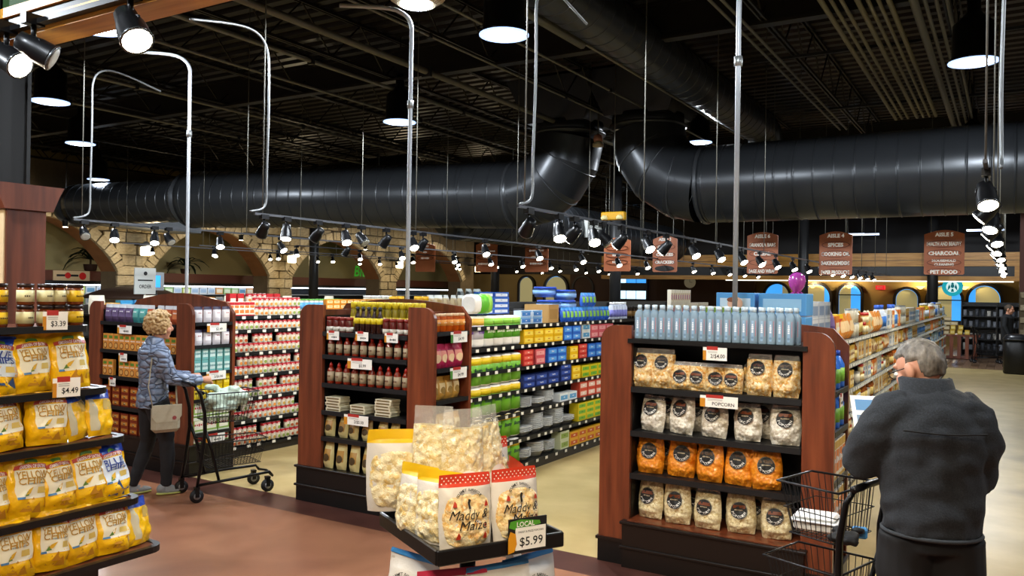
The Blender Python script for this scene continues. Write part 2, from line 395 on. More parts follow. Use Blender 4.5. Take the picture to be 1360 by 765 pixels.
# light strip under the cafe header
ls = MB(); ls.box(-9, .1, 30.1, 30.16, 2.395, 2.43, mt('f5f2e0', .5, e=1.6)); ls.obj('strip_light', None, label='long thin strip light under the timber header of the cafe', cat='light')

# ---- near soffit beam at the upper left
so = MB()
GREENP = mt('24401c', .7)
so.box(-9, 0, 2.75, 2.95, 3.42, 3.52, OAK); so.box(-9, 0, 2.77, 2.95, 3.52, 3.57, BLACK); so.box(-9, 0, 2.75, 2.95, 3.57, 3.63, OAK); so.box(-9, 0, 2.77, 2.95, 3.63, 4.6, GREENP)
struct(so, 'trim_3')
# wooden column with capital and steel post
cl = MB(); PANELC = mt('cdb691', .7, n=.06)
cl.box(-5.95, -5.3, 2.72, 2.96, 0, 2.42, CHERRY_D); cl.box(-5.95, -5.32, 2.712, 2.72, 1.1, 2.42, PANELC)
cl.prism([(-.03, 0), (.27, 0), (.31, .1), (.34, .16), (-.1, .16), (-.07, .1)], .72, CHERRY_D, (-5.27, 2.72, 2.36), (0, 1, 0), (0, 0, 1))
cl.box(-5.75, -5.5, 2.76, 2.94, 2.52, 5.9, BLACK)
for dy in (2.74, 2.94): cl.box(-5.77, -5.48, dy-.012, dy+.012, 2.52, 5.9, BLACK)
struct(cl, 'column_1')
def post(x, y, r, z0, z1, n): 
    p = MB(); p.tube([(x, y, z0), (x, y, z1)], r, BLACKM, 14); p.tube([(x, y, z0), (x, y, z0+.05)], r*1.6, BLACKM, 14); struct(p, n)
post(-8.93, 20, .15, 0, 5.3, 'column_2'); post(-19.85, 20, .16, 0, 5.3, 'column_3'); post(-5.6, 27, .16, 0, 5.3, 'column_4'); post(-2.1, 29.2, .16, 0, 5.3, 'column_5'); post(-16.5, 26, .16, 0, 5.3, 'column_6')

# ---------------------------------------------------------------- ducts, pipes, lamps
DUCT = mt('2e3033', .3, .5, .2, 1.2); DUCTS = mt('3a3c3f', .34, .5)
def duct_geo(pts, r, seam=.0, n=28, m=DUCT):
    """tube along pts with raised seams each `seam` metres"""
    mb = MB(); pts = [Vector(p) for p in pts]; out = []; rs = []
    for a, b in zip(pts[:-1], pts[1:]):
        L = (b-a).length; k = max(1, int(L/seam)) if seam else 1
        for i in range(k):
            t = i/k; out.append(a.lerp(b, t)); rs.append(r)
            if seam and L > seam:
                for dt, dr in ((.42, 0), (.47, 0), (.475, .007), (.525, .007), (.53, 0), (.58, 0)): out.append(a.lerp(b, (i+dt)/k)); rs.append(r+dr)
    out.append(pts[-1]); rs.append(r)
    mb.tube(out, rs, m, n); return mb
def band(parent, p, d, r, w=.05, m=DUCTS, name='flange'):
    b = MB(); p = Vector(p); d = Vector(d).normalized(); b.tube([p-d*w/2, p+d*w/2], r, m, 28); b.obj(name, parent)
YD, ZDU, RD = 14.0, 3.8, .665
def elbow_pts(x0, z0, sgn, R=1.05, seg=4, zc=0, y=YD):
    """from the vertical riser at x0 bending to horizontal towards sgn at height z0"""
    pts = []
    for i in range(seg+1):
        a = pi/2*i/seg; pts.append((x0+sgn*R*(1-cos(a)), y, z0+R*(1-sin(a))))
    return pts
for nm, x0, sgn, lab in (('air_duct', -7.25, -1, 'wide black round duct running left from the roof riser'), ('air_duct', -5.65, 1, 'wide black round duct running right from the roof riser')):
    t = thing(nm, lab, 'duct', (0, 0, 0), group='main ducts')
    ep = elbow_pts(x0, ZDU, sgn)
    MB().tube(ep, RD, DUCT, 40, smooth='gore').obj('elbow', t)
    for p, q in zip(ep[1:-1], ep[2:]): band(t, p, Vector(q)-Vector(p), RD+.012, .02)
    r = MB(); r.tube([ep[0], (x0, YD, 5.1)], RD*.98, DUCT, 28); r.obj('riser', t); band(t, (x0, YD, ep[0][2]+.05), (0, 0, 1), RD+.03)
    bx = MB(); bx.add([(x0-.6, YD-.6, 5.05), (x0+.6, YD-.6, 5.05), (x0+.6, YD+.6, 5.05), (x0-.6, YD+.6, 5.05), (x0-.95, YD-.8, 5.85), (x0+.95, YD-.8, 5.85), (x0+.95, YD+.8, 5.85), (x0-.95, YD+.8, 5.85)],
                      [(0, 1, 5, 4), (1, 2, 6, 5), (2, 3, 7, 6), (3, 0, 4, 7), (0, 3, 2, 1), (4, 5, 6, 7)], DUCT); bx.obj('roof_transition', t)
    e = ep[-1]
    if sgn > 0:
        end = (8, YD, ZDU); duct_geo([e, end], RD, .3).obj('straight_run', t)
    else:
        end = (-16.6, 12.75, 3.95); duct_geo([e, end], RD, .3).obj('straight_run', t)
        end2 = (-20.6, 12.35, 3.95); duct_geo([Vector(end)+Vector((-.25, 0, 0)), end2], .52, .3).obj('reduced_run', t)
        MB().tube([end, Vector(end)+Vector((-.28, 0, 0))], [RD+.02, .53], DUCTS, 28).obj('reducer', t)
        q = [Vector(end2)+Vector((-.9*sin(a), .9*(1-cos(a)), 0)) for a in (0, .4, .8, 1.2, 1.57)]; MB().tube(q, .52, DUCT, 28).obj('end_elbow', t)
        g = MB(); g.tube([q[-1], q[-1]+Vector((0, 3, .2))], [.55, .95], mt('5c6064', .45, .4), 4); g.obj('square_transition', t)
    band(t, Vector(e)+Vector((sgn*.05, 0, 0)), (1, 0, 0), RD+.03)
# second duct, running away from the camera on the left, with a grille box
t = thing('air_duct', 'dark ribbed duct running away behind the hanging aisle signs at left', 'duct')
duct_geo([(-10.0, 14.1, 3.55), (-10.0, 27, 3.55)], .6, .35).obj('straight_run', t)
g = MB(); g.box(-9.42, -9.32, 19.1, 20.0, 3.3, 3.75, mt('9a9c98', .5))
for k in range(7): g.box(-9.32, -9.3, 19.15, 19.95, 3.33+.058*k, 3.36+.058*k, mt('d2d3cd', .5))
g.obj('grille', t)
# upper round duct along the aisles, near the roof
t = thing('air_duct', 'long tan-lit black spiral duct high under the roof at top centre', 'duct')
duct_geo([(-4.25, 4.0, 5.2), (-4.25, 16.4, 5.2)], .33, .3).obj('straight_run', t)
MB().tube([(-4.25, 16.4, 5.2), (-4.25, 16.7, 5.15), (-4.25, 16.85, 4.9), (-4.25, 16.85, 4.6)], .33, DUCT, 24).obj('end_elbow', t)
t = thing('air_duct', 'dim far duct crossing behind the steel post at far left', 'duct')
duct_geo([(-26, 16.5, 4.55), (-13, 16.5, 4.9)], .45, .4, m=mt('2c281c', .4, .5)).obj('straight_run', t)

# pipes and conduits under the deck
def pipe(name, pts, r, label, group=None, m=CONDUIT, cat='pipe', clamps=()):
    o = MB().tube(pts, r, m, 8).obj(name, None, label=label, cat=cat, group=group)
    for c in clamps: MB().cbox(c, (r*3.4, .05, r*3.4), BLACKM).obj('clamp', o)
    return o
pipe('sprinkler_pipe', [(-7.25, 0, 5.05), (-7.25, 30, 5.05)], .045, 'thick sprinkler pipe running from top left down to the duct elbow', m=mt('6e6b60', .5, .4), clamps=[(-7.25, 9.5, 5.05), (-7.25, 14, 5.05)])
for i, (x, z, r, l) in enumerate(((-8.35, 5.05, .028, 'pale conduit just left of the thick sprinkler pipe'), (-9.3, 5.0, .022, 'thin conduit running above the white drop pole at left'), (-12.3, 5.15, .03, 'pale conduit crossing behind the near track lamps at upper left'), (-14.2, 5.1, .026, 'low conduit crossing left of the steel post'), (-6.3, 5.1, .018, 'thin conduit to the right of the thick sprinkler pipe'), (-5.5, 5.12, .018, 'thin conduit above the wide domed lamp'))):
    pipe('conduit', [(x, -2, z), (x, 32, z)], r, l, clamps=[(x, 8.3, z), (x, 12, z)])
o = pipe('cable_tray', [(-4.8, 2, 5.12), (-4.8, 9.6, 5.12)], .06, 'flat pale cable tray beside the high round duct', m=mt('7d7a6e', .5, .4))
pipe('conduit', [(-4.75, 9.6, 5.12), (-4.75, 17, 5.12)], .022, 'thin conduit pair continuing from the flat cable tray')
for i in range(7): pipe('conduit', [(-1.82+.1*i+(.05 if i > 2 else 0), 0, 5.15), (-1.82+.1*i+(.05 if i > 2 else 0), 16.5, 5.15)], .022+.008*(i % 3 == 0), '%s from left of the seven parallel pipes at top right' % ('first', 'second', 'third', 'fourth', 'fifth', 'sixth', 'last')[i], 'parallel conduits at top right', m=mt('8b856e', .5, .4))
for i in range(4): pipe('conduit', [(-.92+.1*i, 0, 5.08+.02*i), (-.92+.1*i, 18, 5.08+.02*i)], .045 if i == 0 else .022, '%s of the four pipes just left of the right-hand high-bay lamp' % ('thick leftmost', 'second', 'third', 'rightmost')[i], 'four conduits by the right lamp')
for i in range(2): pipe('conduit', [(-2.75-.12*i, 0, 5.14), (-2.75-.12*i, 17, 5.14)], .02, '%s conduit of the pair left of the seven-pipe bundle' % ('right', 'left')[i], 'conduit pair at top right')
for i, y in enumerate((8.2, 11.8, 15.4)):
    s_ = MB(); s_.box(-3.2, .3, y-.02, y+.02, 5.2, 5.24, BLACKM); s_.obj('pipe_hanger', None, label='%s black strut carrying the parallel conduits at top right' % ('nearest', 'middle', 'farthest')[i], cat='bracket')

# high-bay lamps
def highbay(x, y, label, z=4.55, style=0, r=.235, power=1.):
    t = thing('high_bay_lamp', label, 'lamp', (x, y, z), group='high-bay lamps')
    if style == 0:
        MB().lathe([(r*1.02, 0), (r*1.06, .01), (r*1.06, .03), (r*.95, .05), (r*.9, .42), (r*.55, .5), (r*.3, .56), (r*.3, .75)], mt('0f1012', .3, .3), 24).obj('housing', t)
        MB().lathe([(r*1.0, -.012), (r*1.1, -.01), (r*1.1, 0), (r*.98, .002)], mt('9fb9e8', .3, e=2.2), 24).obj('rim', t)
        MB().lathe([(r*.86, -.016), (r*.86, -.013)], BULBC, 20).obj('diffuser', t)
    else:
        a = MB(); n = 32
        a.lathe([(r*.62, 0), (r*.95, .06), (r*1.0, .12), (r*.8, .2), (r*.4, .24)], mt('c9b79a', .35, tr=.3), n)
        for k in range(n): c, s_ = cos(2*pi*k/n), sin(2*pi*k/n); a.tube([(c*r*.63, s_*r*.63, -.003), (c*r*.97, s_*r*.97, .06), (c*r*1.01, s_*r*1.01, .12)], .006, mt('efe4cc', .3), 4)
        a.obj('prismatic_shade', t); MB().lathe([(r*.56, -.012), (r*.56, -.008)], BULBC, 20).obj('diffuser', t)
    MB().tube([(0, 0, .24 if style else .7), (0, 0, 5.905-z)], .012, BLACKM, 6).obj('stem', t)
    add_light('high_bay_light', 'SPOT', (0, 0, -.12), HIGHBAY_W*power, (.86, .93, 1.0), t, shadow_soft_size=.1, spot_size=pi, spot_blend=.03)
for a in ((-8.11, 5.03, 'high-bay lamp hanging behind the timber beam at upper left'), (-11.97, 6.72, 'high-bay lamp beside the steel post at left'), (-4.51, 7.21, 'black high-bay lamp at top centre right of the wide domed lamp'),
          (-8.31, 10.2, 'high-bay lamp low in the middle, behind the white drop pole'), (-.38, 10.56, 'high-bay lamp at top right over the right-hand aisle'), (-5.65, 16.9, 'high-bay lamp beside the right duct riser', 5.1),
          (-19.7, 12.3, 'small distant high-bay lamp above the left end of the duct')): highbay(*a)
highbay(-4.75, 6.05, 'wide domed prismatic lamp at the top edge of the picture', style=1, r=.27)
for x, y, l in ((-1.2, 3.0, 'added high-bay lamp above the man, near row'), (-4.6, 1.0, 'added high-bay lamp above the near popcorn stand'), (-8.2, 1.0, 'added high-bay lamp above the corn chip racks'), (3.4, 6, 'added high-bay lamp beyond the right edge'), (-.6, 17, 'added high-bay lamp over the middle of the right-hand aisle'), (-4.6, 20.5, 'added high-bay lamp over the far centre aisles'), (-9.5, 17.5, 'added high-bay lamp past the left duct'), (-.8, 24, 'added high-bay lamp over the far end of the right-hand aisle'), (-14, 19, 'added high-bay lamp before the stone arches'), (-15, 9, 'added high-bay lamp left of the far track')):
    highbay(x, y, l)  # further lamps added around the store and camera for general light
for i in range(4):
    f = MB(); x, y = ((-4.9, 34.5), (-5.1, 32.2), (-.8, 33.5), (-.7, 31.5))[i]; f.cbox((x, y, 4.3-.15*(i % 2)), (1.1, .12, .06), mt('cfe0ff', .4, e=2.5)); f.tube([(x, y, 4.3-.15*(i % 2)), (x, y, 5.99)], .006, CONDUIT, 4); f.obj('tube_light', None, label=('bluish tube light above the aisle 4 sign, farther one', 'bluish tube light right of the aisle 4 sign', 'upper bluish tube light left of the right track heads', 'lower bluish tube light left of the right track heads')[i], cat='light')

# track lights
HEADM = mt('141416', .35, .3); HEADC = mt('6d7072', .25, .8)
hb = MB(); hb.lathe([(.02, .0), (.045, .01), (.05, .06), (.06, .1), (.062, .16), (.064, .165)], HEADM, 14); HB = hb.mesh('lamp_can')
hr = MB(); hr.lathe([(.058, .158), (.066, .17), (.066, .176), (.057, .176)], HEADC, 14); HR = hr.mesh('trim_ring')
hl = MB(); hl.lathe([(.057, .1765), (.05, .183), (.03, .187)], BULB, 14); HL = hl.mesh('lens')
hs = MB(); hs.cbox((0, 0, 0), (.05, .1, .05), HEADM); hs.tube([(0, 0, -.02), (0, 0, -.09)], .012, HEADM, 6); hs.tube([(-.055, 0, -.15), (-.055, 0, -.1), (0, 0, -.085), (.055, 0, -.1), (.055, 0, -.15)], .006, HEADM, 5); HS = hs.mesh('yoke')
def spot_head(parent, x, y, z, az, tilt, lit=True, sc=1., power=1., lamp=True):
    """spot head: az heading of the beam in plan, tilt from straight down"""
    d = Vector((sin(tilt)*cos(az), sin(tilt)*sin(az), -cos(tilt)))
    q = d.to_track_quat('Z', 'Y').to_euler()
    y_ = put(HS, 'yoke', parent, (x, y, z), sc=sc)
    c = Vector((x, y, z-.13*sc))-d*.08*sc
    h = put(HB, 'lamp_can', parent, c, rot=q, sc=sc)
    put(HR, 'trim_ring', h); put(HL if lit else HB_OFF, 'lens', h)
    if lit and lamp: add_light('spot_light', 'SPOT', c+d*.19*sc, TRACK_W*power, (1.0, .83, .6), parent, d.to_track_quat('-Z', 'Y').to_euler(), spot_size=math.radians(82), spot_blend=.7, shadow_soft_size=.05)
ho = MB(); ho.lathe([(.057, .1765), (.05, .18), (.03, .183)], mt('b9b6aa', .3), 14); HB_OFF = ho.mesh('lens')
def track(x, y0, y1, z, label, heads, pw=1.):
    t = thing('light_track', label, 'track light', (0, 0, 0), group='hanging light tracks')
    MB().box(x-.011, x+.011, y0, y1, z-.008, z+.014, mt('55565a', .4, .5)).obj('rail', t)
    y = y0+.1
    while y < y1: MB().tube([(x, y, z), (x, y, 5.905)], .006, CONDUIT, 5).obj('hanger_rod', t); y += 2.4
    for i, (y, az, tilt, lit) in enumerate(heads): spot_head(t, x, y, z-.02, az, tilt, lit, .9, pw, y < 12.5)
def pair_heads(y0, y1, step, lit_r=1, both=True):
    out = []; y = y0; k = 0
    while y < y1:
        out.append((y, 0 if k % 2 else pi, .75, True)); out.append((y+.17, pi if k % 2 else 0, .72, k % 2 == 1 and both)); y += step; k += 1
    return out
A1, A2 = -.55, -.9          # headings towards the front of the store
track(-9.2, 5.45, 24, 2.64, 'light track hanging at far left in front of the stone arches', [(5.58, -.3, .9, False), (5.96, A1, .6, True), (6.5, A1, .5, True), (6.7, 0, .8, False), (7.5, A1, .6, True), (8.6, 0, .7, True), (10, pi, .7, True), (11.4, A1, .7, True)]+[(13+1.3*i, A1, .6, True) for i in range(8)])
track(-6.2, 5.45, 26, 2.6, 'light track hanging over the soup aisle behind the woman', [(5.57, pi*.9, .8, False), (5.86, A2, .35, True), (6.3, pi, .8, True), (6.72, A1, .6, True), (6.97, 0, .8, False), (7.4, pi, .75, True), (7.9, A1, .7, True), (8.1, pi, .7, False), (9.5, A1, .6, True), (11, A1, .7, True), (12.5, A1, .7, True)]+[(14+1.4*i, A1, .6, True) for i in range(8)])
track(-3.2, 5.35, 28, 2.54, 'light track hanging over the centre aisle behind the popcorn bags', [(5.52, pi*.8, .9, False), (6.02, A2, .6, True), (6.3, pi, .8, True), (6.68, A2, .7, True), (6.87, .3, .8, False), (7.3, pi, .8, True), (7.95, A1, .75, True), (8.5, pi, .75, True), (9.4, A1, .7, True), (10.4, A1, .7, True), (11.44, A1, .7, True), (12.4, A1, .7, True)]+[(13.4+1.2*i, A1, .6, True) for i in range(10)])
track(-.12, 5.0, 27, 2.62, 'light track hanging over the right-hand aisle, seen end on', [(5.3+.95*i, (-1.3, pi*.97, -1.9, pi*.93)[i % 4], (.55, .8)[i % 2], i % 2 == 0 or i < 9) for i in range(20)], 1.5)
for k, (x, y0, y1, z) in enumerate(((-12.4, 12, 30, 2.75), (-15.4, 12, 30, 2.8), (-18.2, 12, 30, 2.9))): track(x, y0, y1, z, ('distant light track between the left aisle signs', 'distant light track nearer the stone arches', 'farthest light track along the stone arches')[k], [(y0+1.9*i+.4*k, A1, .6, True) for i in range(9)])
# near lamps on the timber beam, aimed back at the chip racks and popcorn stand
t = thing('light_track', 'near black track lamps clipped under the timber beam at upper left', 'track light')
MB().box(-8, -.5, 2.7, 2.75, 3.45, 3.48, BLACK).obj('rail', t)
spot_head(t, -4.06, 2.7, 3.47, -.15, .7, True, 1.35, 1.6); spot_head(t, -5.3, 2.7, 3.47, .25, 1.05, True, 1.35, 1.4); spot_head(t, -5.0, 2.7, 3.47, .9, 1.1, False, 1.25)
# lamps added further along the beam, out of view, to light the front displays
for x, az, tl in ((-1.85, 1.5, .85), (-1.3, 1.5, .8), (-.75, 1.75, .85)): spot_head(t, x, 2.7, 3.47, az, tl, True, 1.35, 1.3)
# unseen row added above the camera to light the chip rack and popcorn stand
t = thing('light_track', 'added row of unseen track lamps lighting the front displays', 'track light')
MB().box(-6.5, 1.5, .38, .41, 3.45, 3.475, BLACK).obj('rail', t)
for y_ in (-6, -3, 0, 1.2): MB().tube([(y_, .395, 3.47), (y_, .395, 5.905)], .006, CONDUIT, 5).obj('hanger_rod', t)
for x, az, tl in ((-4.4, 2.0, .75), (-3.5, 1.95, .85), (-2.3, 2.38, .93), (-1.8, 2.5, .97), (-1.4, 1.65, .65), (-.9, 1.85, .9), (-.3, 1.75, .9), (-5.6, 1.75, .9), (.1, 2.25, .8), (.5, 2.3, .85)): spot_head(t, x, .395, 3.44, az, tl, True, 1.2, 1.9)

# conduit drops with goosenecks, white power poles
def drop(x, y, z0, z1, label, side=1):
    pipe('conduit_drop', soft([(x, y+.9*side, z1+.05), (x, y+.35*side, z1+.16), (x, y+.12*side, z1+.14), (x, y, z1)]+[(x+.01*math.sin(k), y, z1+(z0-z1)*k/5) for k in range(1, 5)]+[(x, y, z0+.1), (x, y-.05, z0+.03), (x, y-.2, z0)]), .0115, label, 'conduit drops to light tracks', m=mt('828485', .45, .5))
drop(-9.2, 5.65, 2.66, 4.3, 'grey conduit curling down to the far left light track'); drop(-6.2, 5.6, 2.62, 4.2, 'grey conduit with a hooked top dropping to the soup aisle track', -1); drop(-3.2, 5.58, 2.56, 4.2, 'grey conduit dropping to the centre aisle track')
drop(-.05, 5.6, 2.64, 5.1, 'grey conduit dropping to the right-hand aisle track')
for x, y, l in ((-7.8, 5.92, 'white power pole rising behind the woman'), (-4.7, 5.92, 'white power pole rising behind the sauce bottle display'), (-1.7, 5.92, 'white power pole rising behind the water bottles')):
    o = MB().tube(soft([(x, y, 1.62), (x, y, 4.2), (x, y, 4.32), (x-.03, y-.05, 4.4), (x-.15, y-.12, 4.46), (x-.6, y-.3, 4.5)]) if x < -4 else [(x, y, 1.62), (x, y, 5.905)], .019, mt('b4b8bd', .4, .3), 10).obj('power_pole', None, label=l, cat='pole')
    MB().tube([(x, y, 3.55), (x, y, 3.62)], .03, GALV, 8).obj('coupling', o)
# yellow emergency light box by the duct riser
e = thing('emergency_light', 'yellow twin-lamp emergency light box hanging between the ducts', 'emergency light', (-5.4, 12, 3.06))
MB().cbox((0, 0, .05), (.4, .12, .13), mt('d9a21a', .4), .015).obj('housing', e)
for s_ in (-1, 1): MB().lathe([(.05, 0), (.06, .03), (.03, .07)], mt('e8dca0', .3), 12, (s_*.13, -.07, -.01)).obj('lamp', e)
MB().tube([(0, 0, .1), (0, 0, 2.845)], .008, CONDUIT, 5).obj('stem', e)
s_ = thing('strobe_alarm', 'small round pale alarm between the two duct risers', 'alarm', (-6.45, 13.6, 4.55))
MB().lathe([(.1, 0), (.1, .05), (.06, .09)], mt('b5a98c', .4), 16).obj('base', s_); MB().lathe([(.08, .09), (.09, .14), (.07, .2), (.02, .23)], mt('a9705a', .3), 16).obj('dome', s_); MB().tube([(0, 0, .2), (0, 0, 1.2)], .015, BLACKM, 6).obj('stem', s_)

# ---------------------------------------------------------------- product kinds
def patch(mb, S, u0, u1, v0, v1, m, nu=6, nv=4, off=.002, curve=0, round_=0):
    vs = []; fs = []
    for j in range(nv+1):
        for i in range(nu+1):
            s = i/nu; u = u0+(u1-u0)*s; v = v0+(v1-v0)*j/nv+curve*(1-(2*s-1)**2)
            p = S(u, v); vs.append((p[0], p[1]-off, p[2]))
    for j in range(nv):
        for i in range(nu): a = j*(nu+1)+i; fs.append((a, a+1, a+nu+2, a+nu+1))
    mb.add(vs, fs, m, True)
def sdisc(mb, S, W, H, u, v, r, m, off=.003, n=22, r0=0):
    vs = []; fs = []; rr = [r0, (r0+r)/2, r]
    for q in rr:
        for k in range(n):
            a = 2*pi*k/n; p = S(u+q*cos(a)/W, v+q*sin(a)/H); vs.append((p[0], p[1]-off, p[2]))
    for j in range(2):
        for k in range(n): fs.append((j*n+k, (j+1)*n+k, (j+1)*n+(k+1) % n, j*n+(k+1) % n)[::-1])
    mb.add(vs, fs, m, True)
def stext(mb, S, W, H, t, size, u, v, m, off=.004, wmax=None, bold=0, shear=0, curve=0, stretch=1.):
    def fn(x, y):
        du = x/W; p = S(min(.98, max(.02, u+du)), min(.99, v+y/H-curve*(du*2)**2)); return (p[0], p[1]-off, p[2])
    mb.text(t, size, None, m, fn=fn, wmax=wmax, bold=bold, shear=shear, stretch=stretch)
def arc_text(mb, S, W, H, t, size, u, v, r, a0, a1, m, off=.0045):
    for i, ch in enumerate(t):
        a = a0+(a1-a0)*i/(len(t)-1); ca, sa = cos(a), sin(a)
        up = (-ca, -sa) if a0 < a1 else (ca, sa)      # letters read along the lower or upper arc
        rt = (-sa, ca) if a0 < a1 else (sa, -ca)
        def fn(x, y, ca=ca, sa=sa, up=up, rt=rt):
            X = r*ca+rt[0]*x+up[0]*y; Y = r*sa+rt[1]*x+up[1]*y
            p = S(u+X/W, v+Y/H); return (p[0], p[1]-off, p[2])
        mb.text(ch, size, None, m, fn=fn, bold=.012)
def bag_surface(w, h, t, seed, lump=0, lsc=55, crimp=.08, fat=.35, taper=.06, wr=.006):
    def S(u, v, side=1):
        u = min(1, max(0, u)); v = min(1, max(0, v))
        th = t*(fat+(1-fat)*min(1, v/.18))*(1-v**3.2)
        if v > 1-crimp: th = .0035
        e = max(0, 1-abs(2*u-1)**2.6)**.7
        x = (u-.5)*w*(1-taper*(1-min(1, v*4))*.6-taper*v**4+ .05*sin(pi*v))
        n = noise.noise(Vector((u*w*16+seed*7.3, v*h*16, side*3.1+seed)))*wr
        l = 0
        if lump and v < 1-crimp:      # kernels pressing against the film
            p = Vector((u*w*lsc, v*h*lsc, seed*3.7+side)); p += Vector((noise.noise(p*.9), noise.noise(p*.9+Vector((7, 3, 1))), 0))*.4
            l = (.55-noise.voronoi(p)[0][0])*lump*min(1, e*1.6)
        y = -(th*e+(n+l)*min(1, e*2+.1))
        return (x+n*.5, y*side if side > 0 else -y*.7, v*h)
    return S
def bag_body(w, h, t, seed, m, m_top=None, nu=12, nv=16, vtop=1.1, mback=None, **kw):
    S = bag_surface(w, h, t, seed, **kw); mb = MB()
    for side in (1, -1):
        vs = []; fs = ([], [])
        for j in range(nv+1):
            for i in range(nu+1): vs.append(S(i/nu, j/nv, side))
        for j in range(nv):
            for i in range(nu):
                a = j*(nu+1)+i; f = (a, a+1, a+nu+2, a+nu+1)
                fs[1 if (m_top and (j+.5)/nv > vtop) else 0].append(f if side > 0 else f[::-1])
        o = len(mb.v); mb.add(vs, fs[0], m, True)
        if fs[1]:
            i_ = mb.mi(m_top)
            for f in fs[1]: mb.f.append(tuple(a+o for a in f)); mb.m.append(i_); mb.sm.append(True)
    bot = [S(i/nu, 0, 1) for i in range(nu+1)]+[S(i/nu, 0, -1) for i in range(nu, -1, -1)]
    mb.add(bot, [tuple(range(len(bot)))[::-1]], m)
    return mb, S

# --- popcorn bags of the right display
def popcorn_kind(seed, cols, w=.2, h=.27, t=.075, sticker_v=.55, clear=.16, su=.5, sr=.055):
    km = cells_mat('popcorn_%d' % seed, cols, 80, bump=.5, dist=.006, coat=.5)
    body, S = bag_body(w, h, t, seed, km, FILM, vtop=1-clear, lump=.013, lsc=58, crimp=.06, nu=34, nv=46, wr=.016, taper=.14, fat=.4)
    lab = MB()
    sdisc(lab, S, w, h, su, sticker_v, sr, INK, .009)
    sdisc(lab, S, w, h, su, sticker_v, sr*.97, mt('b8b2a4', .5), .0096, r0=sr*.95)
    arc_text(lab, S, w, h, 'POPCORN', sr*.4, su, sticker_v, sr*.72, pi*1.12, pi*1.88, PAPER, .0115)
    patch(lab, S, su-sr*.75/w, su+sr*.75/w, sticker_v+sr*.25/h, sticker_v+sr*.62/h, mt(('4a2410', '6d3512', '4a3214')[seed % 3], .5), 6, 2, .0098)
    stext(lab, S, w, h, 'KETTLE' if seed % 2 else 'CARAMEL', sr*.28, su, sticker_v+sr*.05/h, mt('b9a98a', .5), .0115, wmax=sr*1.2)
    return Kind('popcorn_bag', 'popcorn bag', body.mesh('popcorn_bag'), [('round_label', lab.mesh('round_label'))], w, h, t)
FILM = film_mat('clear_bag_film', 'ffffff', .25, .1)
KETTLE = ['f0dca8', 'dcb468', 'f4e8c4', 'c48428', 'e4a83c']; WHITEP = ['e2dac8', 'f4efe4', 'b8ab8e', 'ece4d4']
CHEESE = ['e8890f', 'f29a1c', 'd87408', 'f7a935']; CREAM = ['e2d2a2', 'f0e6c0', 'bda468', 'e8dab0']
random.seed(3)
PK = dict(ket=[popcorn_kind(i, KETTLE, .17, .27, .06, .66, .14, sr=.048) for i in (0, 2)], ketS=[popcorn_kind(i, KETTLE, .14, .19, .05, .48, .12, sr=.045) for i in (4, 7)],
          wht=[popcorn_kind(i, WHITEP, .185, .25, .06, .66, .1) for i in (10, 13)], che=[popcorn_kind(i, CHEESE, .19, .26, .06, .6, .08) for i in (20, 23)],
          cre=[popcorn_kind(i, CREAM, .19, .27, .062, .56, .08) for i in (31, 34)])

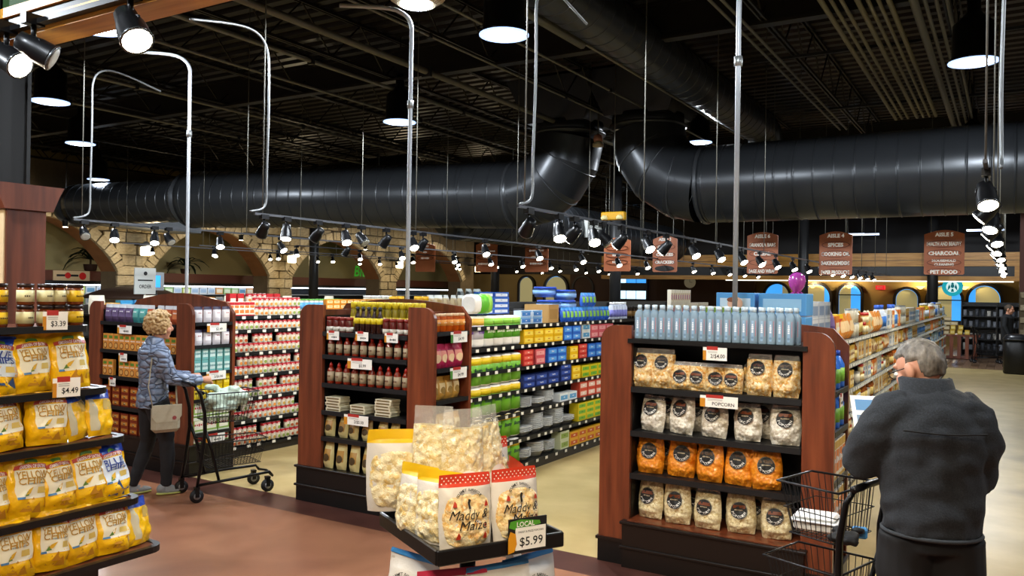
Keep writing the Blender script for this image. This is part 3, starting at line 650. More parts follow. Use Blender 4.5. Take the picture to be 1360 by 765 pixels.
# --- corn chip bags
YEL = mt('f4bd0c', .28, n=.05, ns=10., bump=.5, bs=14., coat=.2); YEL2 = mt('d8a017', .35); BLUEB = mt('1c3f9e', .3, bump=.4, bs=14.); BANNER = mt('b5402a', .45); PANEL = mt('efe9d0', .4)
def chip_kind(seed, blue=False, back=False, w=.225, h=.33, t=.065):
    body, S = bag_body(w, h, t, seed, YEL, BLUEB if (blue or back) else YEL, vtop=.8, wr=.021, crimp=.06, fat=.45, nu=18, nv=24)
    parts = []
    if back:
        l = MB(); patch(l, S, .05, .22, .12, .8, mt('c9c2a6', .5), 3, 8); patch(l, S, .55, .9, .55, .78, mt('b89a4a', .5), 4, 3); parts.append(('label', l))
    else:
        l = MB(); c = (.2, .93)
        patch(l, S, c[0], c[1], .3, .75, mt('d8e2ea', .4) if blue else PANEL, 8, 8)
        tc = mt('1f3d8f', .4) if blue else mt('b98a14', .4)
        if blue:
            for uu, vv in ((.38, .14), (.62, .1), (.5, .22), (.78, .18)):
                f = lambda x, y, uu=uu, vv=vv: (lambda p: (p[0], p[1]-.004, p[2]))(S(uu+x, vv+y))
                l.add([f(-.14, -.05), f(.14, -.07), f(.04, .12)], [(0, 1, 2)], mt('2d4a78', .6))
        else:
            for uu, vv in ((.42, .16), (.66, .13), (.55, .22), (.8, .2)):
                f = lambda x, y, uu=uu, vv=vv: (lambda p: (p[0], p[1]-.004, p[2]))(S(uu+x, vv+y))
                l.add([f(-.13, -.05), f(.13, -.06), f(.03, .1)], [(0, 1, 2)], mt('c98a1e', .6))
        stext(l, S, w, h, 'BLUE' if blue else 'YELLOW', .056, (c[0]+c[1])/2, .67, tc, .008, wmax=.15, bold=.012)
        stext(l, S, w, h, 'CHIPS', .05, (c[0]+c[1])/2, .575, tc, .008, wmax=.13, bold=.012)
        stext(l, S, w, h, 'corn tortilla chips', .014, (c[0]+c[1])/2, .53, mt('6d8aa0', .5), .0045, wmax=.1)
        f = lambda x, y: (lambda p: (p[0], p[1]-.0045, p[2]))(S(.46+x, .41+y))
        l.add([f(-.09, -.05), f(.02, -.03), f(.1, .07), f(-.02, .03)], [(0, 1, 2, 3)], mt('d9a91e', .5)); l.add([f(-.12, -.07), f(.0, -.06), f(-.05, .01)], [(0, 1, 2)], mt('5a7d2a', .5))
        patch(l, S, .66, .84, .37, .47, mt('d6b95c', .5), 3, 2, .0042); patch(l, S, c[0], c[0]+.16, .3, .335, mt('4b7fae', .5), 3, 1, .0042)
        parts.append(('label', l))
        b = MB(); patch(b, S, c[0]-.03, c[1]+.03, .75, .815, BANNER, 10, 2, .004, .03); stext(b, S, w, h, "GARDEN OF EATIN'", .026, (c[0]+c[1])/2, .805, PAPER, .0095, wmax=.125, bold=.01, curve=.05)
        patch(b, S, .42, .68, .85, .9, mt('5c8a35', .5), 6, 2, .003, .02); parts.append(('banner', b))
    return Kind('chip_bag', 'chip bag', body.mesh('chip_bag'), join_parts(parts), w, h, t)
CHIP = [chip_kind(i) for i in (41, 44, 47)]; CHIPB = [chip_kind(51, True), chip_kind(53, True)]; CHIPR = [chip_kind(56, back=True), chip_kind(59, back=True)]

# --- simple boxes, cans, bottles
def kbox(name, cat, w, d, h, base, panel=None, txt=None, tcol='ffffff', band=None, rough=.4, bv=0, stripes=None):
    b = MB(); b.box(-w/2, w/2, -d/2, d/2, 0, h, mt(base, rough), bv)
    y = -d/2-.0008
    if panel: b.box(-w*.4, w*.4, y-.0004, y+.0006, h*.2, h*.75, mt(panel, rough))
    if band: b.box(-w*.499, w*.499, y-.0006, y+.0006, h*.78, h*.97, mt(band, rough)); b.box(-w/2, w/2, y-.0006, y+.0006, h*.02, h*.1, mt(band, rough))
    if stripes:
        for i, c in enumerate(stripes): b.box(-w*.42+w*.84*i/len(stripes), -w*.42+w*.84*(i+.7)/len(stripes), y-.0008, y+.0006, h*.28, h*.62, mt(c, rough))
    if txt: b.text(txt, h*.3, (0, y-.0014, h*.5), mt(tcol, rough), wmax=w*.8, bold=.02)
    return Kind(name, cat, b.mesh(name), (), w, h, d)
def kcan(top, low, pic, r=.033, h=.105):
    b = MB(); T = mt(top, .35); L = mt(low, .4); M_ = mt('b8b8b4', .3, .8)
    b.lathe([(r*.93, 0, M_), (r, .004, L), (r, h*.66, T), (r, h*.965, M_), (r*.93, h, M_), (r*.88, h-.003, M_)], L, 16)
    b.disc((0, -r-.0006, h*.27), r*.55, mt(pic, .4), n=10, ry=h*.17, t=.004); b.text('Soup', h*.2, (0, -r-.0012, h*.74), PAPER, wmax=r*1.2, shear=.2)
    return Kind('soup_can', 'soup can', b.mesh('soup_can'), (), r*2, h, r*2)
CANS = [kcan('b3202a', 'e6dfce', p) for p in ('d98a3a', 'c9a24a', '8aa24a', 'b5542a')]
def kbottle(name, cat, prof, caps, label=None, m=None, sq=0, n=14, lab_txt=None, tcol='ffffff'):
    """prof body (r,z); caps (r,z) list; label (r,z0,z1,hex)"""
    b = MB(); b.lathe(prof, m, n, sq=sq); parts = []
    if caps: c = MB(); c.lathe(caps[1:], caps[0], n); parts.append(('cap', c))
    if label:
        l = MB(); r, z0, z1, hx = label; l.lathe([(r, z0), (r, z1)], mt(hx, .45), n, sq=sq)
        if lab_txt: l.text(lab_txt, (z1-z0)*.3, (0, -r*1.01, (z0+z1)/2), mt(tcol, .5), wmax=r*1.2)
        parts.append(('label', l))
    return Kind(name, cat, b.mesh(name), join_parts(parts), prof[1][0]*2, prof[-1][1], prof[1][0]*2)
WATERM = mt('b2cfe4', .08, tr=.5, ior=1.25); CLEARCAP = mt('d4e6f2', .2, tr=.2)
WATER = kbottle('water_bottle', 'water bottle', [(.0255, 0), (.0275, .006), (.0275, .165), (.024, .182), (.0135, .198), (.0115, .206)], [CLEARCAP, (.0145, .204), (.0145, .232), (.012, .235)], None, WATERM, sq=5, n=20)
wl = MB(); wl.box(-.012, .004, -0.0289, -0.0279, .02, .15, mt('8fb0cc', .3)); wl.text('WATER', .022, (-.004, -0.0293, .1), mt('f2f6f8', .5), R=(0, 0, -1), U=(1, 0, 0)); wl.disc((-.004, -0.0291, .04), .008, mt('6f8fae', .5), n=12, t=.001); wl.box(.014, .018, -0.0289, -0.0279, .05, .15, mt('b0707c', .4)); WATER.parts = list(WATER.parts)+[('label', wl.mesh('label'))]
SAUCEG = mt('2a0f08', .15, coat=.5); ORANGEG = mt('7d2410', .2, coat=.4)
HOT = kbottle('sauce_bottle', 'sauce bottle', [(.029, 0), (.031, .008), (.031, .105), (.026, .125), (.014, .14), (.012, .145)], [mt('a8231a', .35), (.016, .14), (.015, .158), (.006, .172), (.004, .178)], (.0318, .022, .1, 'a8977a'), ORANGEG, lab_txt='HOT', tcol='5a2412')
OILB = kbottle('vinegar_bottle', 'vinegar bottle', [(.027, 0), (.029, .006), (.029, .13), (.018, .16), (.012, .19), (.012, .2)], [mt('151312', .4), (.0145, .195), (.0145, .23)], (.0296, .085, .135, 'd6c020'), SAUCEG)
YTOP = kbottle('oil_bottle', 'oil bottle', [(.027, 0), (.029, .006), (.029, .14), (.024, .17), (.02, .2)], [mt('d9c22a', .35), (.026, .196), (.026, .245), (.022, .25)], (.0296, .03, .12, 'cbb02a'), mt('8a7a1a', .15, coat=.5))
REDB = kbottle('glaze_jar', 'jar', [(.03, 0), (.032, .008), (.032, .1), (.027, .112)], [mt('7a1f18', .35), (.031, .108), (.031, .135)], (.0326, .012, .05, 'c9c2b4'), mt('5a1712', .2, coat=.4))
HONEY = kbottle('honey_jar', 'jar', [(.034, 0), (.037, .008), (.037, .12), (.03, .13)], [mt('d8b890', .4), (.033, .128), (.033, .15)], (.0376, .05, .1, 'e7a04a'), mt('c8560e', .15, tr=.2), n=12, lab_txt='honey', tcol='f5ead2')
SALSA = kbottle('salsa_jar', 'salsa jar', [(.04, 0), (.044, .01), (.044, .085), (.038, .1)], [mt('241410', .35), (.042, .098), (.042, .118)], (.0446, .018, .082, 'd9b01a'), mt('6a3212', .2), lab_txt='SALSA', tcol='3a2a10')
SALSAW = kbottle('salsa_jar', 'salsa jar', [(.04, 0), (.044, .01), (.044, .085), (.038, .1)], [mt('241410', .35), (.042, .098), (.042, .118)], (.0446, .018, .082, 'd9d2a0'), mt('6a3212', .2), lab_txt='dip', tcol='3a2a10')
def kbag(name, cat, seed, w, h, t, base, panel, top=None, txt=None, tcol='ffffff', disc=None):
    body, S = bag_body(w, h, t, seed, mt(base, .35, bump=.3, bs=20.), mt(top or base, .35), vtop=.82, nu=8, nv=10, wr=.008)
    l = MB(); 
    if panel: patch(l, S, .15, .85, .3, .72, mt(panel, .4), 5, 4)
    if disc: sdisc(l, S, w, h, .5, .4, w*.3, mt(disc, .45), .003, 14)
    if txt: stext(l, S, w, h, txt, h*.14, .5, .6, mt(tcol, .4), .004, wmax=w*.6)
    return Kind(name, cat, body.mesh(name), [('label', l.mesh('label'))], w, h, t*1.7)
PINK = kbag('snack_bag', 'snack bag', 61, .12, .2, .035, 'a81f48', 'd98a7a', disc='e5c49a'); GOLD = kbag('pasta_bag', 'pasta bag', 62, .105, .19, .04, 'b98a3a', 'd9c08a', disc='8a6a2a')
PASTA = [kbag('pasta_bag', 'pasta bag', 63+i, .1, .2, .045, 'c7ba82', 'a87e3a', disc='4a3a22') for i in range(2)]
POUCH = kbag('jerky_bag', 'snack bag', 66, .1, .16, .02, 'd9d4da', 'f2eef0', top='3a3550', txt='mix', tcol='a33040')
PURP = kbag('candy_bag', 'candy bag', 67, .13, .19, .03, '4b3a58', '6a5a80', top='c9cdd2', txt='plum'); TEALB = kbag('candy_bag', 'candy bag', 68, .13, .19, .03, '3d8a8c', '64aaa4', top='c9cdd2', txt='mint'); ORB = kbag('candy_bag', 'candy bag', 69, .13, .19, .03, 'b3522f', 'd07a4a', top='c9cdd2', txt='chili')
def cookie():
    b = MB(); b.box(-.045, .045, -.02, .02, 0, .17, mt('dd9440', .4), .004); b.disc((0, -.0206, .045), .035, mt('8a4a1c', .6), n=16, t=.003); b.disc((0, -.0225, .045), .024, mt('d9a860', .6), n=14, t=.003)
    b.box(-.03, .03, -.021, -.0195, .12, .15, mt('5d8a30', .5)); b.text('cookie', .03, (0, -.0214, .1), PAPER, wmax=.07)
    return Kind('cookie_pack', 'cookie pack', b.mesh('cookie_pack'), (), .09, .17, .04)
COOK = cookie()
BARS = kbox('bar_box', 'snack box', .13, .08, .07, '7a2a12', 'b5702a', 'bar', 'f0d8a0', stripes=('c98a3a', '3a1a0c', 'c98a3a'))
TEALX = kbox('tea_box', 'tea box', .075, .06, .125, '6fb0ad', 'cfe2dc', 'rabbit', '3a7a7c'); YELX = kbox('bouillon_box', 'box', .07, .06, .12, 'e5c416', 'f0d94a', 'bull', '5a4a10'); GRNX = kbox('cracker_box', 'cracker box', .14, .06, .17, '8ab04a', 'e8e6d0', 'apple', 'b5202a', band='d8dcc8')
TISS = kbox('cracker_box', 'cracker box', .13, .06, .16, 'e5dfd2', 'c93a34', None, band='9ab04a')
def price_card(loc, rz, w, h, txt, label, deco='c9861e', red=True, tall=False, lines=()):
    b = MB(); b.box(-w/2, w/2, -.002, .002, 0, h, PAPER)
    b.box(-w/2, -w/2+w*.14, -.003, .002, 0, h*.75, mt(deco, .5))
    if red: b.box(-w*.34, w*.12, -.003, .002, h*.8, h*1.08, TAGR)
    b.text(txt, h*.42, (w*.12, -.0035, h*.32), INK, wmax=w*.6, bold=.01)
    for i in range(2): b.box(-w*.3, w*.1, -.003, -.002, h*(.58+.1*i), h*(.61+.1*i), mt('8a8a86', .6))
    o = b.obj('price_card', None, loc, rz, label=label, cat='price card', group='price cards'); return o

# ---------------------------------------------------------------- fixtures
def rounded(w, h, r, right, n=6):
    """board outline from (0,0); the outer upper corner rounded"""
    if right: return [(0, 0), (w, 0)]+[(w-r+r*cos(a*pi/2/n), h-r+r*sin(a*pi/2/n)) for a in range(n+1)]+[(0, h)]
    return [(0, 0), (w, 0), (w, h)]+[(r-r*sin(a*pi/2/n), h-r+r*cos(a*pi/2/n)) for a in range(n+1)]
YF = 5.33
def endcap(x0, i0, i1, x1, zt, shelves, side, label, style, arch=.1, topz=None):
    t = thing('endcap_display', label, 'display shelf', ((x0+x1)/2, 5.6, 0)); c = t.location
    def P(mb, n): o = mb.obj(n, t); o.location = (-c.x, -c.y, 0); return o
    zb = .17 if style == 'pop' else .3
    P(MB().prism(rounded(i0-x0, zt-zb, .11, False), .035, CHERRY, (x0, YF, zb)), 'side_panel'); P(MB().prism(rounded(x1-i1, zt-zb, .11, True), .035, CHERRY, (i1, YF, zb)), 'side_panel')
    # rear board with arched crest
    W = x1-x0; pts = [(0, 0), (W, 0)]; n = 16
    for k in range(n+1):
        s = k/n; e = min(1, min(s, 1-s)*W/.1); pts.append((W*(1-s), zt-.1*(1-math.sqrt(max(0, 1-(1-e)**2)))+arch*sin(pi*s)**1.3))
    P(MB().prism(pts, .035, CHERRY, (x0, 5.83, 0)), 'rear_board')
    for x in (i0-.012, i1+.012): P(MB().box(x-.011, x+.011, YF+.036, 5.83, .1, zt-.04, CHERRY_D), 'divider')
    P(MB().box(i0, i1, 5.72, 5.74, .1, (topz or zt)-.06, BLACK), 'inner_back')
    P(MB().box(i0-.0005, i0+.004, YF+.03, 5.74, .2, zt-.09, BLACK), 'inner_lining'); P(MB().box(i1-.004, i1+.0005, YF+.03, 5.74, .2, zt-.09, BLACK), 'inner_lining')
    b = MB()
    if style == 'pop':
        b.box(x0-.004, x1+.004, YF-.005, 5.86, 0, .17, BLACK); b.box(x0-.016, x1+.016, YF-.018, 5.87, .155, .175, DARKW)
        P(b, 'plinth')
        b2 = MB(); b2.box(i0-.03, i1+.03, YF-.05, YF+.4, 0, .3, DARKW); b2.box(i0-.045, i1+.045, YF-.065, YF+.4, .13, .15, DARKW, .004); b2.box(i0-.045, i1+.045, YF-.065, YF+.4, .298, .318, DARKW, .004)
        P(b2, 'base_box'); P(MB().box(i0, i1, YF-.03, 5.72, .318, .324, CHERRY), 'base_top')
    else:
        b.box(x0-.004, x1+.004, YF-.012, 5.86, 0, .3, BLACK); b.box(x0-.02, x1+.02, YF-.03, 5.87, .13, .15, DARKW, .004); b.box(x0-.02, x1+.02, YF-.03, 5.87, .295, .315, DARKW, .004); P(b, 'plinth')
    for z in shelves:
        s = MB(); s.box(i0+.004, i1-.004, YF+.0, 5.72, z-.022, z, SHELF); s.box(i0+.004, i1-.004, YF-.008, YF+.004, z-.032, z+.006, SHELF); P(s, 'shelf')
    for z in side:
        for xa, xb in ((i1+.023, x1-.004), (x0+.004, i0-.023)):
            s = MB(); s.box(xa, xb, YF+.04, 5.825, z-.022, z, SHELF); s.box(*((xb-.002, xb+.006) if xa > i0 else (xa-.006, xa+.002)), YF+.04, 5.825, z-.03, z+.005, SHELF); P(s, 'side_shelf')
    if topz: P(MB().box(i0-.02, i1+.03, YF-.02, 5.82, topz-.03, topz, BLACK), 'top_shelf')
    return t
POP = (-2.48, -2.25, -1.10, -.91); MID = (-5.45, -5.17, -4.22, -3.95); THI = (-8.66, -8.45, -7.17, -6.93)
endcap(*POP, 1.67, (1.24, .935, .64), (1.3, 1.05, .74, .42), 'cherry end display full of bagged popcorn with water bottles on top', 'pop', topz=1.58, arch=.06)
endcap(*MID, 1.75, (1.51, 1.31, 1.06, .82, .59), (1.55, 1.25, .99, .68), 'cherry end display holding hot sauce bottles and pasta bags', 'mid', arch=.06)
endcap(*THI, 1.72, (1.5, 1.2, .92, .6), (1.53, 1.3, 1.03, .76, .42), 'cherry end display with cookie packs behind the woman', 'third', arch=.1)
TAGM = mt('e8e6dc', .5); STRIP = mt('9a9b98', .4, .4)
def run(xc, face, y0, y1, zs, label, top=1.75, tags=.16, strip=None, y_far=None):
    t = thing('gondola_shelf', label, 'store shelf', (xc, y0, 0)); hw = face-xc
    def P(mb, n, **k): o = mb.obj(n, t, **k); o.location = (-xc, -y0, 0); return o
    P(MB().box(xc-.03, xc+.03, y0, y1, .1, zs[0]+.12, mt('2a2723', .6)), 'back_panel')
    b = MB(); b.box(xc-hw+.01, face-.01, y0, y1, 0, .085, mt('2b2620', .5)); b.box(xc-hw, face, y0, y1, .07, .1, SHELF); P(b, 'kick_base')
    for z in zs[:-1]:
        s = MB(); s.box(xc-hw, face, y0, y1, z-.022, z, SHELF); s.box(face-.002, face+.008, y0, y1, z-.035, z+.004, strip or SHELF); P(s, 'shelf')
    for z in zs:
        g = MB(); y = y0+.05
        while y < (y_far or y1)-.06:
            g.box(face+.008, face+.011, y, y+.05, z-.034, z-.004, TAGM); y += tags*random.uniform(.8, 1.5)
        P(g, 'price_tags', kind='stuff')
    k = y0
    while k < y1: P(MB().box(xc-hw*.2, xc+hw*.2, k-.015, k+.015, .1, zs[0]+.1, SHELF), 'upright'); k += 1.22*(3 if y1-y0 > 8 else 1)
    return t
run(-7.75, -7.34, 5.9, 22, (1.57, 1.415, 1.16, .905, .65, .395, .12), 'long soup shelf behind the woman with rows of red and white cans', y_far=7.6)
run(-4.72, -4.33, 5.9, 22, (1.55, 1.34, 1.11, .875, .645, .365, .10), 'long paper goods and foil shelf behind the sauce display', y_far=10)
run(-1.72, -1.33, 5.9, 22.7, (1.475, 1.23, .98, .74, .5, .3, .10), 'long grocery shelf down the right-hand aisle beside the man', strip=mt('96988f', .4), tags=.11)
run(-10.8, -10.4, 6.5, 20, (1.5, 1.2, .9, .6, .3, .1), 'dark grocery shelf beyond the soup shelf at far left', y_far=6.6)

# ---------------------------------------------------------------- stocking the displays
random.seed(11)
def J(a): return random.uniform(-a, a)
NTH = 'first second third fourth fifth sixth seventh eighth ninth tenth eleventh twelfth thirteenth fourteenth fifteenth sixteenth seventeenth eighteenth nineteenth'.split()
def nth(label, i, n, end):
    if n < 2 or i >= len(NTH): return label
    s = '%s, %s from %s' % (label, NTH[i], end)
    return s if len(s.split()) <= 16 else label
def place_x(kinds, xs, y, z, label, group, rj=.06, tilt=0, sc=None, rows=1, dy=.07):
    for r in range(rows):
        for i, x in enumerate(xs):
            k = kinds[(i+r) % len(kinds)] if isinstance(kinds, list) else kinds
            k.put((x, y+k.d*.0+r*dy, z), 0, nth(label, i, len(xs), 'left'), group, rot=(tilt, 0, J(rj)), sc=sc)
def place_y(kinds, ys, x, z, label, group, rj=.03, stack=1, sc=None, tilt=0):
    for i, y in enumerate(ys):
        k = kinds[i % len(kinds)] if isinstance(kinds, list) else kinds
        for s in range(stack): k.put((x-k.d/2-.012, y, z+s*k.h*(1.004)), pi/2+J(rj), nth(label, i, len(ys), 'front'), group, sc=sc)
def span(a, b, n): return [a+(b-a)*i/(n-1) for i in range(n)] if n > 1 else [a]
# right display: popcorn and water
xs = (-2.2, -2.05, -1.92, -1.8, -1.68, -1.565, -1.39, -1.22); ks = ('ket', 'ket', 'ketS', 'ketS', 'ketS', 'ketS', 'ket', 'ket')
LB = ('tall kettle popcorn bag at the left end of the top bag shelf', 'tall kettle popcorn bag, second from left on the top bag shelf', 'short kettle popcorn bag next to the two tall ones at left', 'short kettle popcorn bag under the small price card', 'short kettle popcorn bag, third of the four short ones', 'short kettle popcorn bag leaning right, last of the four short ones', 'tall kettle popcorn bag right of the short ones', 'tall kettle popcorn bag at the right end of the top bag shelf')
for i, (x, k) in enumerate(zip(xs, ks)): PK[k][i % 2].put((x, 5.42, 1.242), 0, LB[i], 'kettle popcorn bags', rot=(-.06, 0, J(.12)+(.25 if i == 4 else 0)))
PK['ketS'][0].put((-1.46, 5.52, 1.242), 0, 'short kettle popcorn bag tucked behind the leaning one', 'kettle popcorn bags', rot=(-.1, .1, .3))
ORD5 = ('leftmost', 'second from left', 'middle', 'second from right', 'rightmost')
for key, xs, z, nm in (('wht', (-2.13, -1.92, -1.69, -1.46, -1.22), .937, 'pale white popcorn bag'), ('che', (-2.14, -1.92, -1.71, -1.52, -1.33), .642, 'bright orange cheese popcorn bag'), ('cre', (-2.14, -1.93, -1.72, -1.5, -1.27), .326, 'cream popcorn bag on the bottom shelf')):
    for i, x in enumerate(xs):
        PK[key][i % 2].put((x, 5.43+J(.02), z), 0, '%s, %s of the row' % (nm, ORD5[i]), nm+'s', rot=(-.09, J(.05), J(.22)), sc=(1, 1, 1+J(.06)))
        if i in (0, 1, 3): PK[key][(i+1) % 2].put((x+.06, 5.6, z), 0, '%s standing behind the front row' % nm, nm+'s', rot=(-.02, 0, J(.1)))
ORD19 = ('leftmost', 'second from left', 'third from left', 'fourth from left', 'fifth from left', 'sixth from left', 'seventh from left', 'eighth from left', 'ninth from left', 'middle', 'ninth from right', 'eighth from right', 'seventh from right', 'sixth from right', 'fifth from right', 'fourth from right', 'third from right', 'second from right', 'rightmost')
for r in range(3):
    for i in range(19): WATER.put((-2.205+i*.0567+(.02 if r == 1 else 0), 5.365+.075*r, 1.5805), J(.06), ('clear square water bottle, %s in the front row atop the popcorn display' % ORD19[i], 'clear square water bottle in the middle row on top of the popcorn display', 'clear square water bottle in the back row on top of the popcorn display')[r], 'water bottles on the popcorn display')
price_card((-1.65, 5.305, 1.462), 0, .16, .085, '2/$4.00', 'small price card hanging under the water bottles')
c = price_card((-1.62, 5.305, 1.155), 0, .25, .075, 'POPCORN', 'wide price card listing popcorn sizes above the white bags')
# side bay of the popcorn display
DETB = kbottle('detergent_bottle', 'cleaner bottle', [(.045, 0), (.05, .01), (.05, .15), (.03, .19), (.018, .21)], [mt('1c3f9e', .4), (.022, .205), (.022, .24)], (.0505, .04, .13, '7ab23a'), mt('2f6fd0', .3))
DETB.w = .1
place_y(DETB, span(5.45, 5.75, 3), -.91, 1.3, 'blue cleaner bottle with green label on the upper narrow side shelf', 'cleaner bottles by the man')
place_y(DETB, span(5.45, 5.75, 3), -.91, 1.05, 'blue cleaner bottle with green label on the second narrow side shelf', 'cleaner bottles by the man')
WHB = kbox('soap_box', 'box', .09, .12, .25, 'e8e2d6', 'd9722a', 'oats', 'ffffff', band='c9a04a')
place_y(WHB, span(5.43, 5.76, 4), -.91, .74, 'white and orange box on the third narrow side shelf', 'boxes by the man'); place_y(WHB, span(5.43, 5.76, 4), -.91, .42, 'white and orange box on the lowest narrow side shelf', 'boxes by the man'); 
price_card((-.9, 5.5, 1.2), pi/2, .12, .08, '5.99', 'small price card on the narrow side shelf beside the man')

# centre display
place_x(REDB, span(-5.13, -4.9, 4), 5.38, 1.512, 'dark red glaze jar left of the yellow-labelled bottles', 'glaze jars'); place_x(OILB, span(-4.81, -4.56, 5), 5.38, 1.512, 'dark vinegar bottle with yellow label in the middle of the top shelf', 'vinegar bottles'); place_x(REDB, span(-4.49, -4.26, 4), 5.38, 1.512, 'dark red glaze jar right of the yellow-labelled bottles', 'glaze jars')
for k in range(2): place_x(YTOP, span(-5.02, -4.3, 10), 5.56+.07*k, 1.53, 'yellow-capped oil bottle at the back of the top shelf, %s row' % ('front', 'rear')[k], 'yellow-capped oil bottles')
place_x(HOT, span(-5.11, -4.27, 10), 5.38, 1.312, 'hot sauce bottle with red cap on the upper sauce shelf', 'hot sauce bottles', sc=.97); place_x(HOT, span(-5.11, -4.27, 10), 5.38, 1.062, 'hot sauce bottle with red cap on the lower sauce shelf', 'hot sauce bottles', sc=1.05)
FLAT = kbox('flatbread_pack', 'flatbread pack', .17, .13, .024, 'd8cfae', '7a6a4a', None, band='efe9d6', bv=.004)
for s, (x, n) in enumerate(((-5.06, 5), (-4.78, 3), (-4.5, 6))):
    for k in range(n): FLAT.put((x+J(.008), 5.42, .8215+k*.0245), J(.05), 'flat cream packet in the %s stack on the dark middle shelf' % ('left', 'short middle', 'tall right')[s], 'stacked flat packets')
for i, x in enumerate((-5.13, -4.97, -4.85, -4.7, -4.53, -4.4)): PASTA[i % 2].put((x, 5.4, .592), 0, 'tan pasta bag, number %s from left on the upper pasta shelf' % ('one', 'two', 'three', 'four', 'five', 'six')[i], 'pasta bags', rot=(-.08, 0, J(.2)), sc=(1, 1, .95))
for i, x in enumerate((-5.12, -4.97, -4.82, -4.67, -4.53)): PASTA[i % 2].put((x, 5.38, .317), 0, 'tan pasta bag, %s on the lowest pasta shelf' % ORD5[i], 'pasta bags', rot=(-.06, 0, J(.2)), sc=(1.05, 1, 1.15))
for x, z, w_, h_, tx, l in ((-5.02, 1.45, .14, .075, '4.99', 'small price card under the left glaze jars'), (-4.69, 1.455, .14, .075, '6.49', 'small price card under the vinegar bottles'), (-4.37, 1.455, .14, .075, '6.99', 'small price card under the right glaze jars'), (-4.71, 1.215, .27, .085, '$5.99', 'wide price card between the two hot sauce shelves'), (-4.74, .735, .27, .085, '2/$5.00', 'wide price card above the pasta bags')): price_card((x, 5.3, z), 0, w_, h_, tx, l)
place_y(HONEY, span(5.42, 5.78, 5), -3.96, 1.552, 'orange honey jar on the top side shelf of the sauce display', 'honey jars'); place_y(PINK, (5.44, 5.53, 5.63, 5.75), -3.98, 1.252, 'deep pink snack bag on the side shelf', 'pink snack bags', rj=.3); place_y(GOLD, span(5.42, 5.72, 4), -3.98, .992, 'gold pasta bag on the side shelf under the pink bags', 'gold pasta bags'); place_y(GOLD, span(5.42, 5.74, 4), -3.98, .682, 'gold pasta bag on the lowest side shelf', 'gold pasta bags'); place_y(GOLD, span(5.42, 5.74, 4), -3.98, .317, 'gold pasta bag at the foot of the side bay', 'gold pasta bags')
for z, tx, l in ((1.46, '$4.99', 'price card under the honey jars'), (1.16, '$4.99', 'price card under the pink snack bags')): price_card((-3.94, 5.66, z), pi/2, .24, .09, tx, l, deco='4f8a3a')

# left display behind the woman
for kk, xs, l in ((PURP, (-8.38, -8.26, -8.14, -8.02), 'dark purple film bag hanging on the top shelf'), (TEALB, (-7.9, -7.78), 'teal film bag between the purple and orange bags'), (ORB, (-7.66, -7.5, -7.37, -7.24), 'orange film bag on the top shelf behind the woman\'s head')): place_x(kk, xs, 5.39, 1.502, l, 'film bags on the top shelf', rj=.12)
place_x(COOK, span(-8.39, -7.24, 13), 5.37, 1.202, 'orange cookie pack on the shelf beside the woman\'s head', 'cookie packs', rj=.03); place_x(COOK, [x for i, x in enumerate(span(-8.39, -7.24, 13)) if i != 2], 5.37, .922, 'orange cookie pack on the shelf beside the woman\'s shoulder', 'cookie packs', rj=.03)
for i, x in enumerate(span(-8.36, -7.26, 8)):
    for s in range(3): BARS.put((x, 5.4, .602+s*.0705), 0, 'brown snack bar box stacked on the shelf left of the woman\'s waist', 'snack bar boxes')
    for s in range(3): BARS.put((x, 5.4, .317+s*.0705), 0, 'brown snack bar box stacked on the bottom shelf left of the woman', 'snack bar boxes')
price_card((-7.98, 5.3, 1.385), 0, .24, .085, '5/$10', 'wide price card under the film bags'); price_card((-8.0, 5.3, 1.09), 0, .14, .085, '2.99', 'price card under the cookie packs'); price_card((-8.18, 5.3, .82), 0, .12, .085, '2.49', 'price card over the snack bar boxes')
place_y(POUCH, span(5.43, 5.77, 4), -6.94, 1.532, 'white pouch with dark top on the highest side shelf', 'white pouches'); place_y(POUCH, span(5.43, 5.77, 4), -6.94, 1.302, 'white pouch with dark top on the second side shelf', 'white pouches'); place_y(TEALX, span(5.42, 5.78, 5), -6.94, 1.032, 'teal tea box on the side shelf', 'teal tea boxes', stack=2, sc=(1, 1, .98)); place_y(YELX, span(5.42, 5.78, 5), -6.94, .762, 'yellow box on the side shelf by the woman\'s hand', 'yellow boxes', stack=2, sc=(1, 1, .98)); place_y(GRNX, span(5.45, 5.75, 3), -6.94, .422, 'green and white box on the lower side shelf', 'green boxes', stack=2, sc=(1, 1, .95)); place_y(TISS, span(5.45, 5.75, 3), -6.94, .317, 'white box with red picture at the foot of the side bay', 'white boxes', sc=(1, 1, .55))
for z, tx, l in ((1.435, '$2.49', 'price card under the upper white pouches'), (.95, '2/$6.00', 'price card under the teal tea boxes'), (.31, '$3.99', 'price card seen through the woman\'s cart')): price_card((-6.92, 5.62, z), pi/2, .24, .085, tx, l)

